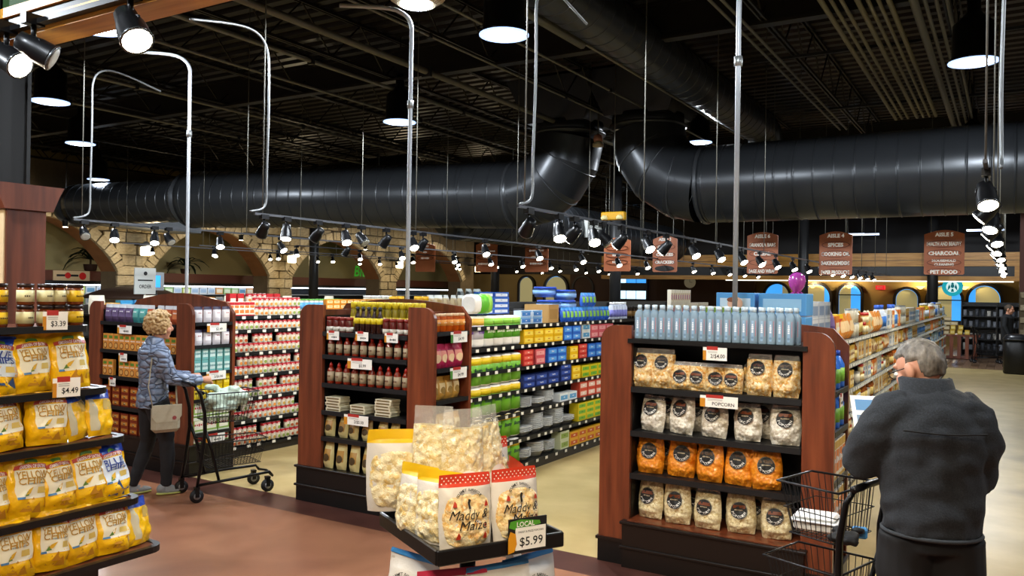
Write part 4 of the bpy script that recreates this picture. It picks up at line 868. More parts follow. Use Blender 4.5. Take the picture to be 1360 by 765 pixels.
# soup shelf
S7 = ('top', 'second', 'third', 'fourth', 'fifth', 'sixth', 'bottom')
CARTON = kbox('broth_carton', 'carton', .07, .07, .16, 'e9e2d2', 'd97a3a', 'broth', 'ffffff', band='b8232c')
for r, (z, st) in enumerate(((1.57, 2), (1.415, 1), (1.16, 2), (.905, 2), (.65, 2), (.395, 2), (.12, 2))):
    ys = [6.02+.072*i for i in range(17)]
    if r == 0:
        place_y(CARTON, ys[:7], -7.34, z, 'white broth carton with red top on the top soup shelf', 'broth cartons'); ys = ys[7:]
    for i, y in enumerate(ys):
        for s in range(st):
            if s == 1 and r > 1 and (i*7+r*5) % 17 in (1, 2): continue
            k = CANS[(i//(3 if r > 2 else 4)+r) % 4]; k.put((-7.34-.045, y, z+s*.1055), pi/2+J(.2), nth('%s red and white soup can on the %s soup aisle shelf' % ('upper-layer' if s else 'lower-layer', S7[r]) if st > 1 else 'red and white soup can on the %s shelf of the soup aisle' % S7[r], i, len(ys), 'front'), 'soup cans, %s shelf' % S7[r])
RBOX = kbox('soup_carton', 'carton', .09, .07, .2, 'b8262c', 'e9dfc8', 'soup', 'ffffff')
CUP = kbottle('yogurt_cup', 'cup', [(.033, 0), (.036, .01), (.04, .12), (.042, .125)], [mt('5fa84a', .4), (.043, .124), (.043, .14)], (.0405, .02, .1, '5a9fd0'), mt('e8e8e2', .4))
ORP = kbox('noodle_pack', 'noodle pack', .12, .1, .06, 'd98a24', 'f2d9a0', 'noodle', 'a33020')
PLJ = kbottle('seasoning_jar', 'jar', [(.05, 0), (.055, .01), (.055, .14), (.045, .16)], [mt('e0e4e4', .4), (.05, .158), (.05, .19)], (.0555, .03, .12, 'b9c4b0'), mt('c8c2a8', .3)); YLJ = kbottle('seasoning_jar', 'jar', [(.06, 0), (.065, .01), (.065, .14), (.055, .16)], [mt('e0a81c', .4), (.062, .158), (.062, .22)], (.0655, .03, .12, 'e7c25a'), mt('d6a02c', .3))
LOAF = kbag('bread_bag', 'bread bag', 75, .2, .22, .06, 'c9b48a', 'a98a54', top='dfe0d6'); BLKB = kbag('bagel_bag', 'bread bag', 76, .24, .2, .07, '1d211f', '3a4640', top='9aa39a')
# stock on the riser of the soup shelf
place_y(RBOX, (6.36, 6.47, 6.9, 7.02), -7.55, 1.6, 'tall red soup carton on the riser above the soup shelf', 'soup cartons on the riser', sc=(1, 1, 1.1)); place_y(CANS, [6.6+.075*i for i in range(4)], -7.547, 1.7175, 'soup can on the riser above the cans, between red cartons', 'cans on the riser')
MB().box(-7.9, -7.47, 6.0, 12.4, 1.572, 1.61, mt('2a2723', .6)).obj('riser_shelf', None, label='long low riser on top of the soup shelf', cat='shelf riser')
for i in range(4): CANS[i].put((-7.58, 6.6+.075*i, 1.612), pi/2, 'soup can hidden low on the riser between red cartons', 'cans on the riser low')
place_y(CUP, [7.28+.085*i for i in range(9)], -7.4, 1.612, 'blue and white cup with green lid beyond the soup cans', 'blue cups', sc=1.05)
for s in range(3): place_y(ORP, [7.72+.125*i for i in range(9)], -7.36, 1.575+s*.06, 'orange noodle pack on the soup shelf top above the sauce display', 'orange noodle packs')
place_y(PLJ, [8.7+.115*i for i in range(5)], -7.55, 1.612, 'pale jar with white lid behind the orange packs', 'pale jars'); place_y(YLJ, (9.05, 9.2, 9.62, 9.78), -7.36, 1.575, 'jar with big yellow lid beside the white power pole', 'yellow-lidded jars'); place_y(LOAF, [9.95+.2*i for i in range(7)], -7.4, 1.575, 'bagged loaf standing in the row above the display', 'bread bags', rj=.3, sc=1.1); place_y(BLKB, (10.95, 11.2, 11.45), -7.55, 1.7, 'black bagged bread piled on the shelf top', 'black bread bags', rj=.4, sc=1.1)

# paper goods shelf
def towel(name, c1, c2, txt, w=.19, h=.3, d=.19, tcol='ffffff', lo=.28):
    b = MB(); W = mt('ecebe6', .5, bump=.2, bs=30.); b.lathe([(w*.38, 0), (w*.47, .012), (w*.5, .03), (w*.5, h-.03), (w*.46, h-.01), (w*.3, h)], W, 14, sq=1.2)
    l = MB(); l.lathe([(w*.506, h*lo), (w*.506, h*.92)], mt(c1, .4), 14, sq=1.2); l.lathe([(w*.508, h*.72), (w*.508, h*.94)], mt(c2, .4), 14, sq=1.2)
    l.text(txt, h*.2, (0, -w*.515, h*.52), mt(tcol, .4), wmax=w*.7, bold=.03, shear=.2)
    return Kind(name, 'paper towel', b.mesh(name), [('wrapper', l.mesh('wrapper'))], w, h, d)
VIVA = towel('paper_towel_roll', '5aae2e', '8cc84a', 'bright', tcol='e8f5d8'); VIVP = towel('paper_towel_roll', 'd9d6e4', 'e5b84a', 'Viva', tcol='5d2f8a'); BNTY = towel('paper_towel_pack', '6fb52c', 'e5c81e', 'Bounty', tcol='16243f', lo=.06)
place_y(VIVP, (6.42, 6.61), -4.33, 1.345, 'white and purple paper towel roll on the top towel shelf', 'purple paper towels'); place_y(VIVA, (6.79, 6.97, 7.14, 7.3), -4.33, 1.345, 'green wrapped paper towel roll on the top towel shelf', 'green paper towels')
for z, l in ((.97, 'upper row'), (.67, 'middle row'), (.4, 'lower row'), (.11, 'bottom row')): place_y(BNTY, [6.2+.187*i for i in range(7)], -4.33, z, 'yellow and green paper towel pack in the %s' % l, 'paper towel packs, '+l, sc=(1, 1, .97 if z > .5 else .88))
MB().box(-4.7, -4.35, 6.1, 7.4, .645, .668, SHELF).obj('towel_shelf', None, label='dark shelf board under the stacked paper towel packs', cat='shelf board')
k = VIVA; o = k.put((-4.42, 6.5, 1.765), 0, 'green paper towel pack lying on its side on the towel rolls', 'green paper towel lying', rot=(pi/2, 0, pi))
FOILB = kbox('foil_box', 'foil box', .3, .05, .055, '22489c', 'd8dfea', 'foil', '22489c', band='2f66c4'); BLUWH = kbox('storage_bag_box', 'storage bag box', .22, .09, .07, 'c9d8ea', '3f7fd0', 'zip', 'ffffff', band='6aa6e0'); CARD = kbox('cardboard_box', 'cardboard box', .26, .3, .2, 'b08a54', '9a7742', None); TUB = kbottle('plastic_tub', 'plastic tub', [(.1, 0), (.12, .1), (.125, .1)], [mt('2348b0', .4), (.135, .1), (.135, .118), (.12, .122)], (.1205, .03, .08, '7fa8dc'), mt('9fc0e0', .25, tr=.3), sq=4, n=20)
BLUP = kbag('cleaning_pack', 'cleaner pack', 81, .1, .17, .035, '2a5cc0', '7fb84a', top='3f8fe0'); CLNB = kbottle('cleaner_bottle', 'cleaner bottle', [(.035, 0), (.038, .01), (.038, .15), (.02, .19)], [mt('e8e8ea', .4), (.022, .19), (.022, .22)], (.0385, .03, .12, '7f7fc8'), mt('c9cfe0', .3)); BLKJ = kbottle('coffee_jar', 'jar', [(.04, 0), (.043, .01), (.043, .13)], [mt('191512', .4), (.044, .13), (.044, .16)], (.0435, .03, .1, '8a6a3a'), mt('2a1c12', .3))
for s in range(4): place_y(FOILB, (6.95, 7.24), -4.5, 1.66+s*.056, 'long blue wrap box stacked on top above the towels', 'blue wrap boxes')
for s in range(2): place_y(BLUWH, (7.5, 7.74), -4.35, 1.551+s*.071, 'white and blue bag box on the top shelf beside the cardboard box', 'white and blue bag boxes')
CARD.put((-4.5, 8.08, 1.551), pi/2+.05, 'open brown cardboard box on the top shelf', None)
for s in range(2): TUB.put((-4.6, 8.42, 1.552+.123*s), pi/2, 'blue-lidded tub in the near stack behind the cardboard box, %s one' % ('lower', 'upper')[s], 'blue-lidded tubs')
for s in range(3): TUB.put((-4.55, 8.72, 1.552+.123*s), pi/2, 'blue-lidded tub in the tall stack, %s one' % ('bottom', 'middle', 'top')[s], 'blue-lidded tubs')
TUB.put((-4.72, 8.55, 1.83), pi/2, 'blue-lidded tub on top, nearer of the two topmost', 'blue-lidded tubs')
for s in range(2): place_y(BLUP, [8.36+.1*i for i in range(13)][5*s:11-2*s if s else 13], -4.34, 1.552+.17*s, 'blue and green cleaner refill pack, %s layer of the pile' % ('lower', 'upper')[s], 'blue refill packs', sc=(1, 1, .98))
place_y(CLNB, [9.72+.085*i for i in range(6)], -4.34, 1.552, 'pale cleaner bottle beyond the blue packs', 'cleaner bottles'); place_y(BLKJ, [10.3+.1*i for i in range(12)], -4.34, 1.552, 'dark coffee jar past the cleaner bottles', 'coffee jars')
def wb(n, base, panel, txt, tcol='ffffff', w=.21, d=.12, h=.075, band=None): return kbox(n, 'box', w, d, h, base, panel, txt, tcol, band)
YB = wb('bag_box', 'e3b416', 'f2d95a', 'bags', 'b53a1c'); BB = wb('bag_box', '2a64c8', '5aa0e8', 'Ziploc', 'ffffff', h=.08); RB = wb('bag_box', 'c2302c', 'e06a5a', 'Glad', 'ffffff', h=.055); PKB = wb('bag_box', 'd05a64', 'e8a0a0', 'XX', 'b52028', h=.08); NB = wb('wrap_box', '1e2f6e', '3a55a8', 'Reynolds', 'ffffff', w=.26, h=.065); YGB = wb('bag_box', 'd9c41e', '6fae3a', 'lawn', '2a5a1c', h=.07); WBX = wb('cup_box', 'dfe6ea', '5a9fd0', 'cup', 'ffffff', h=.09); RDB = wb('bowl_box', 'c84a34', 'e8c8b8', 'bowl', 'ffffff', h=.09)
def stock(z, items, base_y=7.48):
    for (k, y0, n, st, col, row) in items:
        for i in range(n):
            for s in range(st): k.put((-4.33-k.d/2-.012, y0+i*(k.w+.012)+k.w/2, z+s*k.h*1.01), pi/2+J(.02), '%s on the %s shelf of the paper goods aisle' % (col, row), '%s, %s shelf' % (col, row))
stock(1.342, ((YB, 7.42, 4, 2, 'yellow bag box', 'second'), (BB, 8.32, 2, 2, 'blue bag box', 'second'), (WBX, 8.8, 1, 2, 'white and blue box', 'second'), (PKB, 9.03, 3, 2, 'pink box', 'second')))
stock(1.112, ((RB, 7.42, 1, 3, 'red bag box', 'third'), (PKB, 7.68, 1, 2, 'pink crossed box', 'third'), (BB, 7.96, 2, 2, 'blue zip box', 'third'), (YB, 8.48, 1, 2, 'yellow box', 'third'), (RB, 8.72, 1, 3, 'red box beyond the yellow one', 'third'), (BB, 8.96, 2, 2, 'far blue box', 'third')))
stock(.877, ((NB, 7.42, 3, 2, 'navy wrap box', 'fourth'), (NB, 8.26, 1, 3, 'navy wrap box in the taller stack', 'fourth'), (YB, 8.55, 1, 2, 'yellow lawn bag box', 'fourth'), (YGB, 8.8, 3, 2, 'yellow and green box', 'fourth')))
FOIL = mt('e2e4e4', .35, .2, .1, 40., bump=.3, bs=60.)
def pan(n, r=.12, st=6, sq=2.5):
    b = MB()
    for i in range(st): b.lathe([(r*.75, i*.02), (r*.97, i*.02+.045), (r*1.05, i*.02+.047), (r*1.05, i*.02+.051), (r*.94, i*.02+.048)], FOIL, 20, sq=sq)
    return Kind('foil_pan_stack', 'foil pans', b.mesh('foil_pan_stack'), (), r*2.1, st*.02+.035, r*2.1)
PANS = [pan(0, .12, 3), pan(1, .11, 9), pan(2, .12, 5, 0), pan(3, .1, 7, 4)]
for z, lst, row in ((.647, ((1, 7.56, .6), (0, 7.83, 1), (3, 8.08, .9)), 'fifth'), (.367, ((0, 7.56, 1), (1, 7.82, 1.0), (2, 8.06, 1), (1, 8.3, 1), (0, 8.55, 1)), 'sixth'), (.102, ((2, 7.58, .9), (2, 7.86, 1.2), (3, 8.12, .8)), 'bottom')):
    for i, (k, y, sz) in enumerate(lst): PANS[k].put((-4.47, y, z), pi/2, 'stack of shiny foil pans, %s from the towels on the %s shelf' % (('first', 'second', 'third', 'fourth', 'fifth')[i], row), 'foil pan stacks', rot=(0, 0, pi/2), sc=(1, 1, sz))
stock(.647, ((WBX, 8.25, 2, 1, 'white and blue cup box', 'fifth'), (RDB, 8.75, 3, 2, 'red bowl box', 'fifth')))
stock(.367, ((YGB, 8.72, 3, 3, 'yellow and green plate box', 'sixth'),)); stock(.102, ((wb('towel_box', 'c9d2b0', '8aa44a', 'eco', '3a5a1c', h=.1), 8.28, 1, 2, 'pale green box', 'bottom'), (wb('candle_box', 'e0a820', 'c8501c', 'logs', 'ffffff', h=.08), 8.52, 4, 2, 'yellow and orange box', 'bottom')))
CRK = kbox('cracker_box', 'cracker box', .09, .06, .2, 'e6dcc6', 'c9b08a', None, stripes=('b5203a', '7a3a8a', 'd9d0c0'))
for s in range(2): place_y(CRK, [11.9+.1*i for i in range(9 if s else 18)], -4.36, 1.552+.2*s, 'cream striped box on the far centre shelf top, %s layer' % ('lower', 'upper')[s], 'cream striped boxes')
GRB = kbox('food_box', 'box', .3, .1, .2, 'd9cdb0', '8a5a34', None, band='6f9a34'); GRB.put((-1.9, 6.28, 1.6), .1, 'green and brown picture box left of the blue diaper boxes', None)

# right-hand shelf: diaper boxes and the long row of groceries
DIA = kbox('diaper_box', 'diaper box', .36, .25, .17, '4f93cf', '8fc0e6', None, bv=.004); DIAP = kbox('diaper_box', 'diaper box', .3, .25, .17, '4f93cf', 'b9d4ea', None, bv=.004)
d_ = MB(); d_.disc((0, -.128, .085), .06, mt('d9b09a', .6), n=18, ry=.055); d_.disc((-.02, -.13, .115), .045, mt('7a4a34', .6), n=14, ry=.02); DIAP.parts = [('baby_picture', d_.mesh('baby_picture'))]
MB().box(-2.05, -1.4, 6.1, 8.4, 1.477, 1.56, mt('3a342c', .6)).obj('riser_shelf', None, label='low dark riser behind the water bottles carrying the blue boxes', cat='shelf riser')
for i, (k, x, y, z, l) in enumerate(((DIAP, -1.86, 6.6, 1.8, 'blue diaper box with a baby picture, top left'), (DIA, -1.5, 6.62, 1.8, 'pale blue diaper box, top right beside the power pole'), (DIA, -1.88, 6.6, 1.62, 'blue diaper box in the lower row, left'), (DIA, -1.5, 6.6, 1.62, 'blue diaper box in the lower row, right'))): k.put((x, y, z-.06), J(.03), l, 'diaper boxes')
WPK = kbox('wipes_pack', 'wipes pack', .24, .14, .14, 'cdd3dc', '8fa3c0', None, band='e4e6ea'); PUR = kbag('chip_bag', 'bag', 91, .24, .22, .06, '55407a', '7a66a0')
for i in range(3): WPK.put((-1.42+.0*i, 7.0+.26*i, 1.562), pi/2, 'pale striped wipes pack right of the blue boxes', 'wipes packs'); WPK.put((-1.42, 7.0+.26*i, 1.704), pi/2, 'pale striped wipes pack on the upper layer right of the blue boxes', 'wipes packs upper')
PUR.put((-1.4, 7.8, 1.562), pi/2, 'dark purple bag on the shelf top beside the wipes packs', None); wb('toy_box', 'e5c21a', 'c93028', None, w=.3, h=.16).put((-1.42, 8.2, 1.562), pi/2, 'yellow and red box on the shelf top right of the purple bag', None)
b = thing('balloon', 'purple balloon floating above the shelf at right of centre', 'balloon', (-1.82, 8.5, 1.9)); MB().lathe([(.005, 0), (.03, .02), (.07, .08), (.085, .14), (.075, .19), (.04, .22), (.004, .228)], mt('a8409a', .2, coat=.5), 20).obj('skin', b)
for i in range(6): a = i*1.05; MB().tube([(.03*cos(a), .03*sin(a), .03), (.07*cos(a), .07*sin(a), .0), (.09*cos(a), .09*sin(a), -.04), (.11*cos(a), .11*sin(a), -.02)], .008, mt('a8409a', .2), 6).obj('tentacle', b)
MB().tube([(0, 0, 0), (.01, 0, -.2), (0, 0, -.34)], .002, WHITE, 4).obj('string', b)
random.seed(21)
GK = []
def gk(k, d): k.desc = d; GK.append(k)
gk(kbox('flour_bag', 'flour bag', .13, .09, .19, 'e6ddc6', 'c99a3a', 'flour', '8a3a20', band='d9b25a'), 'cream flour bag'); gk(kbox('cake_mix_box', 'cake mix box', .1, .05, .17, 'd9b04a', 'efe0b4', 'cake', '8a4a1c'), 'golden cake mix box'); gk(kbox('rice_box', 'rice box', .1, .05, .18, 'd97a2a', 'f0dcb0', 'rice', 'ffffff'), 'orange rice box'); gk(kbox('pancake_box', 'pancake mix box', .11, .06, .19, 'e9e4d8', '7a98b8', 'mix', 'ffffff', band='c9c0a8'), 'white pancake mix box'); gk(kbox('cocoa_box', 'cocoa box', .09, .06, .14, 'c9a45a', '5a3a1c', 'cocoa', 'f0d8a0'), 'tan cocoa box')
gk(kbottle('syrup_bottle', 'syrup bottle', [(.035, 0), (.04, .01), (.04, .13), (.018, .18)], [mt('c99a2a', .4), (.02, .18), (.02, .205)], (.0405, .03, .11, 'e0c87a'), mt('8a4a14', .2)), 'amber syrup bottle'); gk(kbottle('oil_jug', 'oil bottle', [(.045, 0), (.05, .01), (.05, .15), (.02, .2)], [mt('e0e0dc', .4), (.024, .2), (.024, .23)], (.0505, .04, .13, 'd9e0e8'), mt('d9b030', .15, tr=.2)), 'pale oil bottle'); gk(kbottle('cleaner_jug', 'cleaner bottle', [(.05, 0), (.055, .01), (.055, .15), (.022, .2)], [mt('3a66c8', .4), (.026, .2), (.026, .24)], (.0555, .03, .13, '3f7fd0'), mt('dfe4ea', .3)), 'white bottle with blue label')
gk(kbag('sugar_bag', 'sugar bag', 95, .14, .2, .05, 'e2d8bc', 'b5b08a', disc='c98a3a'), 'cream sugar bag'); gk(kbag('chip_bag', 'snack bag', 96, .14, .19, .04, 'd98a3a', 'e6c89a'), 'orange snack bag'); gk(kbag('nut_bag', 'nut bag', 97, .12, .17, .04, 'b59a6a', 'd9cba0', disc='7a4a2a'), 'tan nut bag'); gk(kbottle('spice_jar', 'spice jar', [(.024, 0), (.026, .006), (.026, .08)], [mt('b5261e', .4), (.026, .08), (.026, .105)], (.0265, .02, .07, 'e6d9b0'), mt('c9a050', .3)), 'spice jar with red lid')
gk(kbottle('food_tin', 'food tin', [(.036, 0), (.038, .006), (.038, .11)], [mt('c9c9c4', .3, .7), (.037, .11), (.037, .114)], (.0385, .01, .1, 'd9d2bc'), mt('bbb', .3) if 0 else mt('b9b9b4', .3, .7)), 'pale food tin'); gk(kbox('soap_box', 'box', .12, .06, .15, '9fc3dc', 'e8eef0', 'soft', '3a6fa0'), 'light blue box')
GNEAR = [0, 1, 2, 3, 4, 5, 6, 8, 9, 10, 11, 12]; GFAR = [3, 6, 7, 13, 7, 0, 12, 2]
zs = (1.475, 1.23, .98, .74, .5, .3, .10); hmax = (.3, .22, .225, .215, .21, .175, .175)
for r, z in enumerate(zs):
    y = 7.75
    while y < 22.5:
        far = y > 14; k = GK[random.choice(GFAR if far or r == 0 and y > 11 else GNEAR)]; n = random.choice((2, 3, 4)); s = min(1.0 if r else 1.3, hmax[r]/k.h*.98)
        if random.random() < .05 and r: y += .25; continue
        kx = 1.7 if far else 1.0
        for i in range(n):
            if y > 22.45: break
            st = 2 if k.h < hmax[r]*.48 else 1
            for q in range(st): k.put((-1.33-k.d*s/2-.012-random.random()*.02, y+k.w*s*kx/2, z+.001+q*k.h*s), pi/2+J(.06), '%s on the %s shelf of the right-hand aisle, %s half' % (k.desc, S7[r], 'far' if far else 'near'), '%s, %s shelf %s' % (k.desc, S7[r], 'far' if far else 'near'), sc=(s*kx, s, s))
            y += k.w*s*kx+.01
        y += .01

# ---------------------------------------------------------------- near chip racks
random.seed(5)
t = thing('chip_rack', 'dark stepped rack of corn chips at the left edge', 'display rack', (-4.8, 2.3, 0))
def P(mb, n): o = mb.obj(n, t); o.location = (4.8, -2.3, 0); return o
RK = ((1.66, -4.55, 2.8), (1.3, -4.5, 2.89), (1.015, -4.42, 2.955), (.66, -4.34, 3.0), (.375, -4.26, 3.09))
for z, xf, ye in RK:
    s = MB(); n = 5; r = .07; pts = [(-5.1, 1.3), (xf, 1.3)]+[(xf-r+r*cos(a*pi/2/n), ye-r+r*sin(a*pi/2/n)) for a in range(n+1)]+[(-5.1, ye)]
    s.prism(pts, .028, CHERRY_D, (0, 0, z), (1, 0, 0), (0, 1, 0)); P(s, 'shelf')
    e = MB(); path = [(xf, 1.3, z-.01)]+[(xf-r+r*cos(a*pi/2/n), ye-r+r*sin(a*pi/2/n), z-.01) for a in range(n+1)]+[(-5.1, ye, z-.01)]
    e.tube([Vector(p)+Vector((0, 0, -.004)) for p in path], .026, BLACK, 4); P(e, 'edge_trim')
P(MB().box(-5.12, -5.06, 1.3, 2.72, 0, 1.66, CHERRY_D), 'back_panel'); P(MB().box(-5.1, -4.5, 1.35, 2.85, 0, .34, DARKW), 'base')
P(MB().box(-5.06, -4.98, 2.5, 2.56, .3, 1.65, BLACK), 'upright')
for lay in range(2):
    for i, (y, k) in enumerate(((2.335, SALSA), (2.475, SALSAW), (2.585, SALSAW), (2.655, SALSAW), (2.755, SALSA))):
        k.put((-4.62, y, 1.662+.119*lay), pi/2+J(.3), '%s salsa jar, %s from the left, %s layer on the chip rack' % ('yellow-labelled' if k is SALSA else 'cream-labelled', ('first', 'second', 'third', 'fourth', 'fifth')[i], ('lower', 'upper')[lay]), 'salsa jars on the chip rack')
rows = (((CHIPB[0], 2.3, 0), (CHIP[0], 2.505, .08), (CHIP[1], 2.715, -.06)), ((CHIP[2], 2.32, .05), (CHIP[0], 2.545, -.05), (CHIPR[0], 2.74, .6), (CHIPR[1], 2.87, .35)),
        ((CHIP[1], 2.21, .1), (CHIP[0], 2.39, -.04), (CHIP[2], 2.565, .1), (CHIP[1], 2.745, -.06), (CHIPB[1], 2.89, .1)), ((CHIP[2], 2.1, 0), (CHIP[0], 2.29, -.12), (CHIP[1], 2.475, .05), (CHIP[0], 2.655, -.05), (CHIP[2], 2.83, .06), (CHIPR[0], 2.955, .5), (CHIPR[1], 3.03, .35)))
RN = ('top bag shelf', 'second bag shelf', 'third bag shelf', 'lowest bag shelf'); OR = ('leftmost', 'second', 'third', 'fourth', 'fifth', 'sixth', 'seventh')
for r, rw in enumerate(rows):
    z, xf, ye = RK[r+1]
    for i, (k, y, a) in enumerate(rw):
        nm = 'blue corn chip bag' if k in CHIPB else 'chip bag turned to show its back' if k in CHIPR else 'yellow corn chip bag'
        sc = .97 if r in (0, 2) else .92
        if k in CHIPR: sc *= .85
        k.put((xf-.09-(.03 if k in CHIPR else 0), y, z+.002), 0, '%s, %s on the %s' % (nm, OR[i], RN[r]), 'corn chip bags', rot=(-.17, J(.09), pi/2+a-.05+J(.1)), sc=(sc*1.03, sc, sc*(1+J(.04))))
        if k in CHIP and i in (1, 2): CHIP[(i+1) % 3].put((xf-.24, y+.03, z+.002), 0, 'yellow chip bag in the rear row of the %s' % RN[r], 'rear chip bags', rot=(-.1, 0, pi/2+J(.1)), sc=sc)
price_card((-4.52, 2.585, 1.645), pi/2-.25, .125, .1, '$3.39', 'price card clipped below the salsa jars', deco='c9861e'); price_card((-4.46, 2.62, 1.275), pi/2-.25, .14, .105, '$4.49', 'price card clipped under the top bag shelf', deco='c9861e')

# ---------------------------------------------------------------- gourmet popcorn stand
RZ = math.radians(60.7); CX, CY, TZ = -1.69, 2.505, 1.02
def loc(x, y, z): return (CX+x*cos(RZ)-y*sin(RZ), CY+x*sin(RZ)+y*cos(RZ), z)
st = thing('popcorn_stand', 'small black tray stand of gourmet popcorn in the foreground', 'display stand', (CX, CY, 0), RZ)
def tray(z, w, d):
    m = MB(); m.box(-w/2, w/2, -d/2, d/2, z-.012, z, mt('6d6a62', .4)); return m
for z, w_, d_ in ((TZ, .47, .52), (.62, .5, .55)):
    tray(z, w_, d_).obj('tray_floor', st)
    for x0, x1, y0, y1 in ((-w_/2-.008, w_/2+.008, -d_/2-.012, -d_/2+.004), (-w_/2-.008, w_/2+.008, d_/2-.004, d_/2+.012), (-w_/2-.012, -w_/2+.004, -d_/2, d_/2), (w_/2-.004, w_/2+.012, -d_/2, d_/2)):
        MB().box(x0, x1, y0, y1, z-.02, z+.032, BLACK, .004).obj('tray_rim', st)
MB().tube([(0, 0, .03), (0, 0, TZ-.01)], .03, BLACK, 12).obj('post', st); MB().lathe([(.25, 0), (.25, .02), (.05, .04)], BLACK, 24).obj('foot', st)
POPK = cells_mat('popped_corn', ['f0e2b4', 'f8f0d4', 'dcc27e', 'f4e8c0', 'e6c474'], 70, bump=.5, dist=.006, coat=.4); POPC = cells_mat('caramel_popped_corn', ['f4d690', 'f9ecc6', 'dea24c', 'f5e0ac', 'ecbc66'], 70, bump=.5, dist=.006, coat=.4)
FROST = mt('d9d3ca', .35, bump=.12, bs=30.); DOTR = mt('d23b1e', .45); YTOPM = mt('efc21a', .4)
def maddy(seed, top, dots, corn=POPC, w=.185, h=.25, t=.045, face=True, vb=.86):
    body, S = bag_body(w, h, t, seed, FROST, top, vtop=vb, nu=14, nv=18, wr=.007, crimp=.14, fat=.6, taper=.02)
    c = MB(); S2 = bag_surface(w, h, t, seed, lump=.014, lsc=44, crimp=.14, fat=.6, taper=.02, wr=.007)
    n = 14; vs = []; fs = []; nu, nv = 36, 36
    for j in range(nv+1):
        for i in range(nu+1):
            s = i/nu*2-1; q = j/nv*2-1; k = 1-.18*s*s*q*q
            u = .5+s*.45*k; v = .385+q*.355*k; p = S2(u, v); edge = max(abs(s), abs(q)); vs.append((p[0], p[1]-(.0035 if edge < .99 else -.002), p[2]))
    for j in range(nv):
        for i in range(nu): a = j*(nu+1)+i; fs.append((a, a+1, a+nu+2, a+nu+1))
    c.add(vs, fs, corn, True); parts = [('popcorn_window', c)]
    b = MB()
    patch(b, S, .0, 1, vb+.002, .985, top, 10, 3, .0025)
    if dots:
        for r in range(3):
            for i in range(11): sdisc(b, S, w, h, .05+.09*i+(.045 if r % 2 else 0), .882+.038*r, .0026, PAPER, .0035, 8)
    parts.append(('seal_band', b))
    if face:
        l = MB(); Lm = mt('1c1712', .5)
        stext(l, S, w, h, 'Maddy &', .044, .5, .46, Lm, .0135, wmax=.13, shear=.3, bold=0); stext(l, S, w, h, 'Maize', .044, .57, .34, Lm, .0135, wmax=.1, shear=.3, bold=0)
        arc_text(l, S, w, h, 'GOURMET BARBECUE', .012, .5, .6, .05, pi*.8, pi*.2, Lm, .013)
        for u_, v_, r_ in ((.22, .62, .007), (.83, .6, .007), (.27, .2, .008), (.77, .19, .008), (.8, .33, .005)):
            f = lambda x, y, u_=u_, v_=v_: (lambda p: (p[0], p[1]-.012, p[2]))(S(u_+x/w, v_+y/h)); l.add([f(-r_, -r_*1.2), f(r_, -r_*1.2), f(r_*.8, r_*.4), f(.0, r_*1.8), f(-r_*.6, r_*.2)], [(0, 1, 2, 3, 4)], mt('b8351c', .5))
        f = lambda x, y: (lambda p: (p[0], p[1]-.012, p[2]))(S(.5+x/w, .62+y/h)); l.add([f(-.004, -.018), f(.004, -.016), f(.003, .0), f(.008, .012), f(0, .016), f(-.005, .004)], [(0, 1, 2, 3, 4, 5)], Lm)
        parts.append(('print', l))
    return Kind('popcorn_pouch', 'popcorn pouch', body.mesh('popcorn_pouch'), join_parts(parts), w, h, t)
MR = [maddy(101, DOTR, True), maddy(104, DOTR, True)]; MY = [maddy(107, YTOPM, False, POPK, face=False), maddy(109, YTOPM, False, POPK, face=False)]; MW = [maddy(111, mt('c23050', .45), False, POPK, vb=.93), maddy(113, mt('3f8fd0', .45), False, POPK, vb=.95)]
def pm_(k, x, y, z, a, lab, tilt=-.08, g='gourmet popcorn pouches', sc=None): k.put(loc(x, y, z), 0, lab, g, rot=(tilt, 0, RZ+a), sc=sc)
pm_(MR[0], -.105, -.19, TZ+.002, -.08, 'red dotted popcorn pouch at the front left of the stand'); pm_(MR[1], .095, -.185, TZ+.002, .05, 'red dotted popcorn pouch at the front right behind the price card')
pm_(MR[0], .19, -.05, TZ+.002, 1.35, 'red dotted popcorn pouch seen edge-on at the right of the tray'); pm_(MR[1], .14, .09, TZ+.06, .2, 'red dotted popcorn pouch standing behind at the right of the clear bags')
pm_(MY[0], -.2, .2, TZ+.05, -.35, 'large pouch with a flat yellow seal at the back left of the stand', sc=1.2); pm_(MY[1], -.2, .02, TZ+.002, -1.2, 'yellow-topped pouch turned sideways on the left of the stand'); pm_(MY[0], -.17, -.1, TZ+.002, -1.0, 'crumpled yellow-topped pouch behind the front left red pouch'); pm_(MR[0], -.03, .12, TZ+.03, -.1, 'red dotted popcorn pouch half hidden behind the yellow tops')
MB().box(-.13, .13, -.06, .16, TZ, TZ+.1, mt('3a342c', .6)).obj('riser_block', None, (CX, CY, 0), RZ, label='small dark riser block inside the popcorn tray', cat='riser')
def clear_bag(seed):
    w, h, t = .155, .345, .055; body, S = bag_body(w, h, t, seed, POPK, CLEARF, vtop=.8, lump=.014, lsc=48, crimp=.1, nu=34, nv=60, wr=.007, fat=.6)
    l = MB(); sdisc(l, S, w, h, .5, .24, .05, mt('f1ece2', .4), .012); stext(l, S, w, h, 'Honey & Pearls', .016, .5, .25, mt('7a6a60', .5), .014, wmax=.07, shear=.25); stext(l, S, w, h, 'POPCORN CO', .008, .5, .215, mt('a09488', .5), .014); sdisc(l, S, w, h, .5, .31, .007, mt('d9a39a', .5), .0135)
    return Kind('clear_popcorn_bag', 'popcorn bag', body.mesh('clear_popcorn_bag'), [('round_sticker', l.mesh('round_sticker'))], w, h, t)
CLEARF = film_mat('clear_pouch_film', 'f4f4ee', .2, .08)
CB = [clear_bag(121), clear_bag(124)]
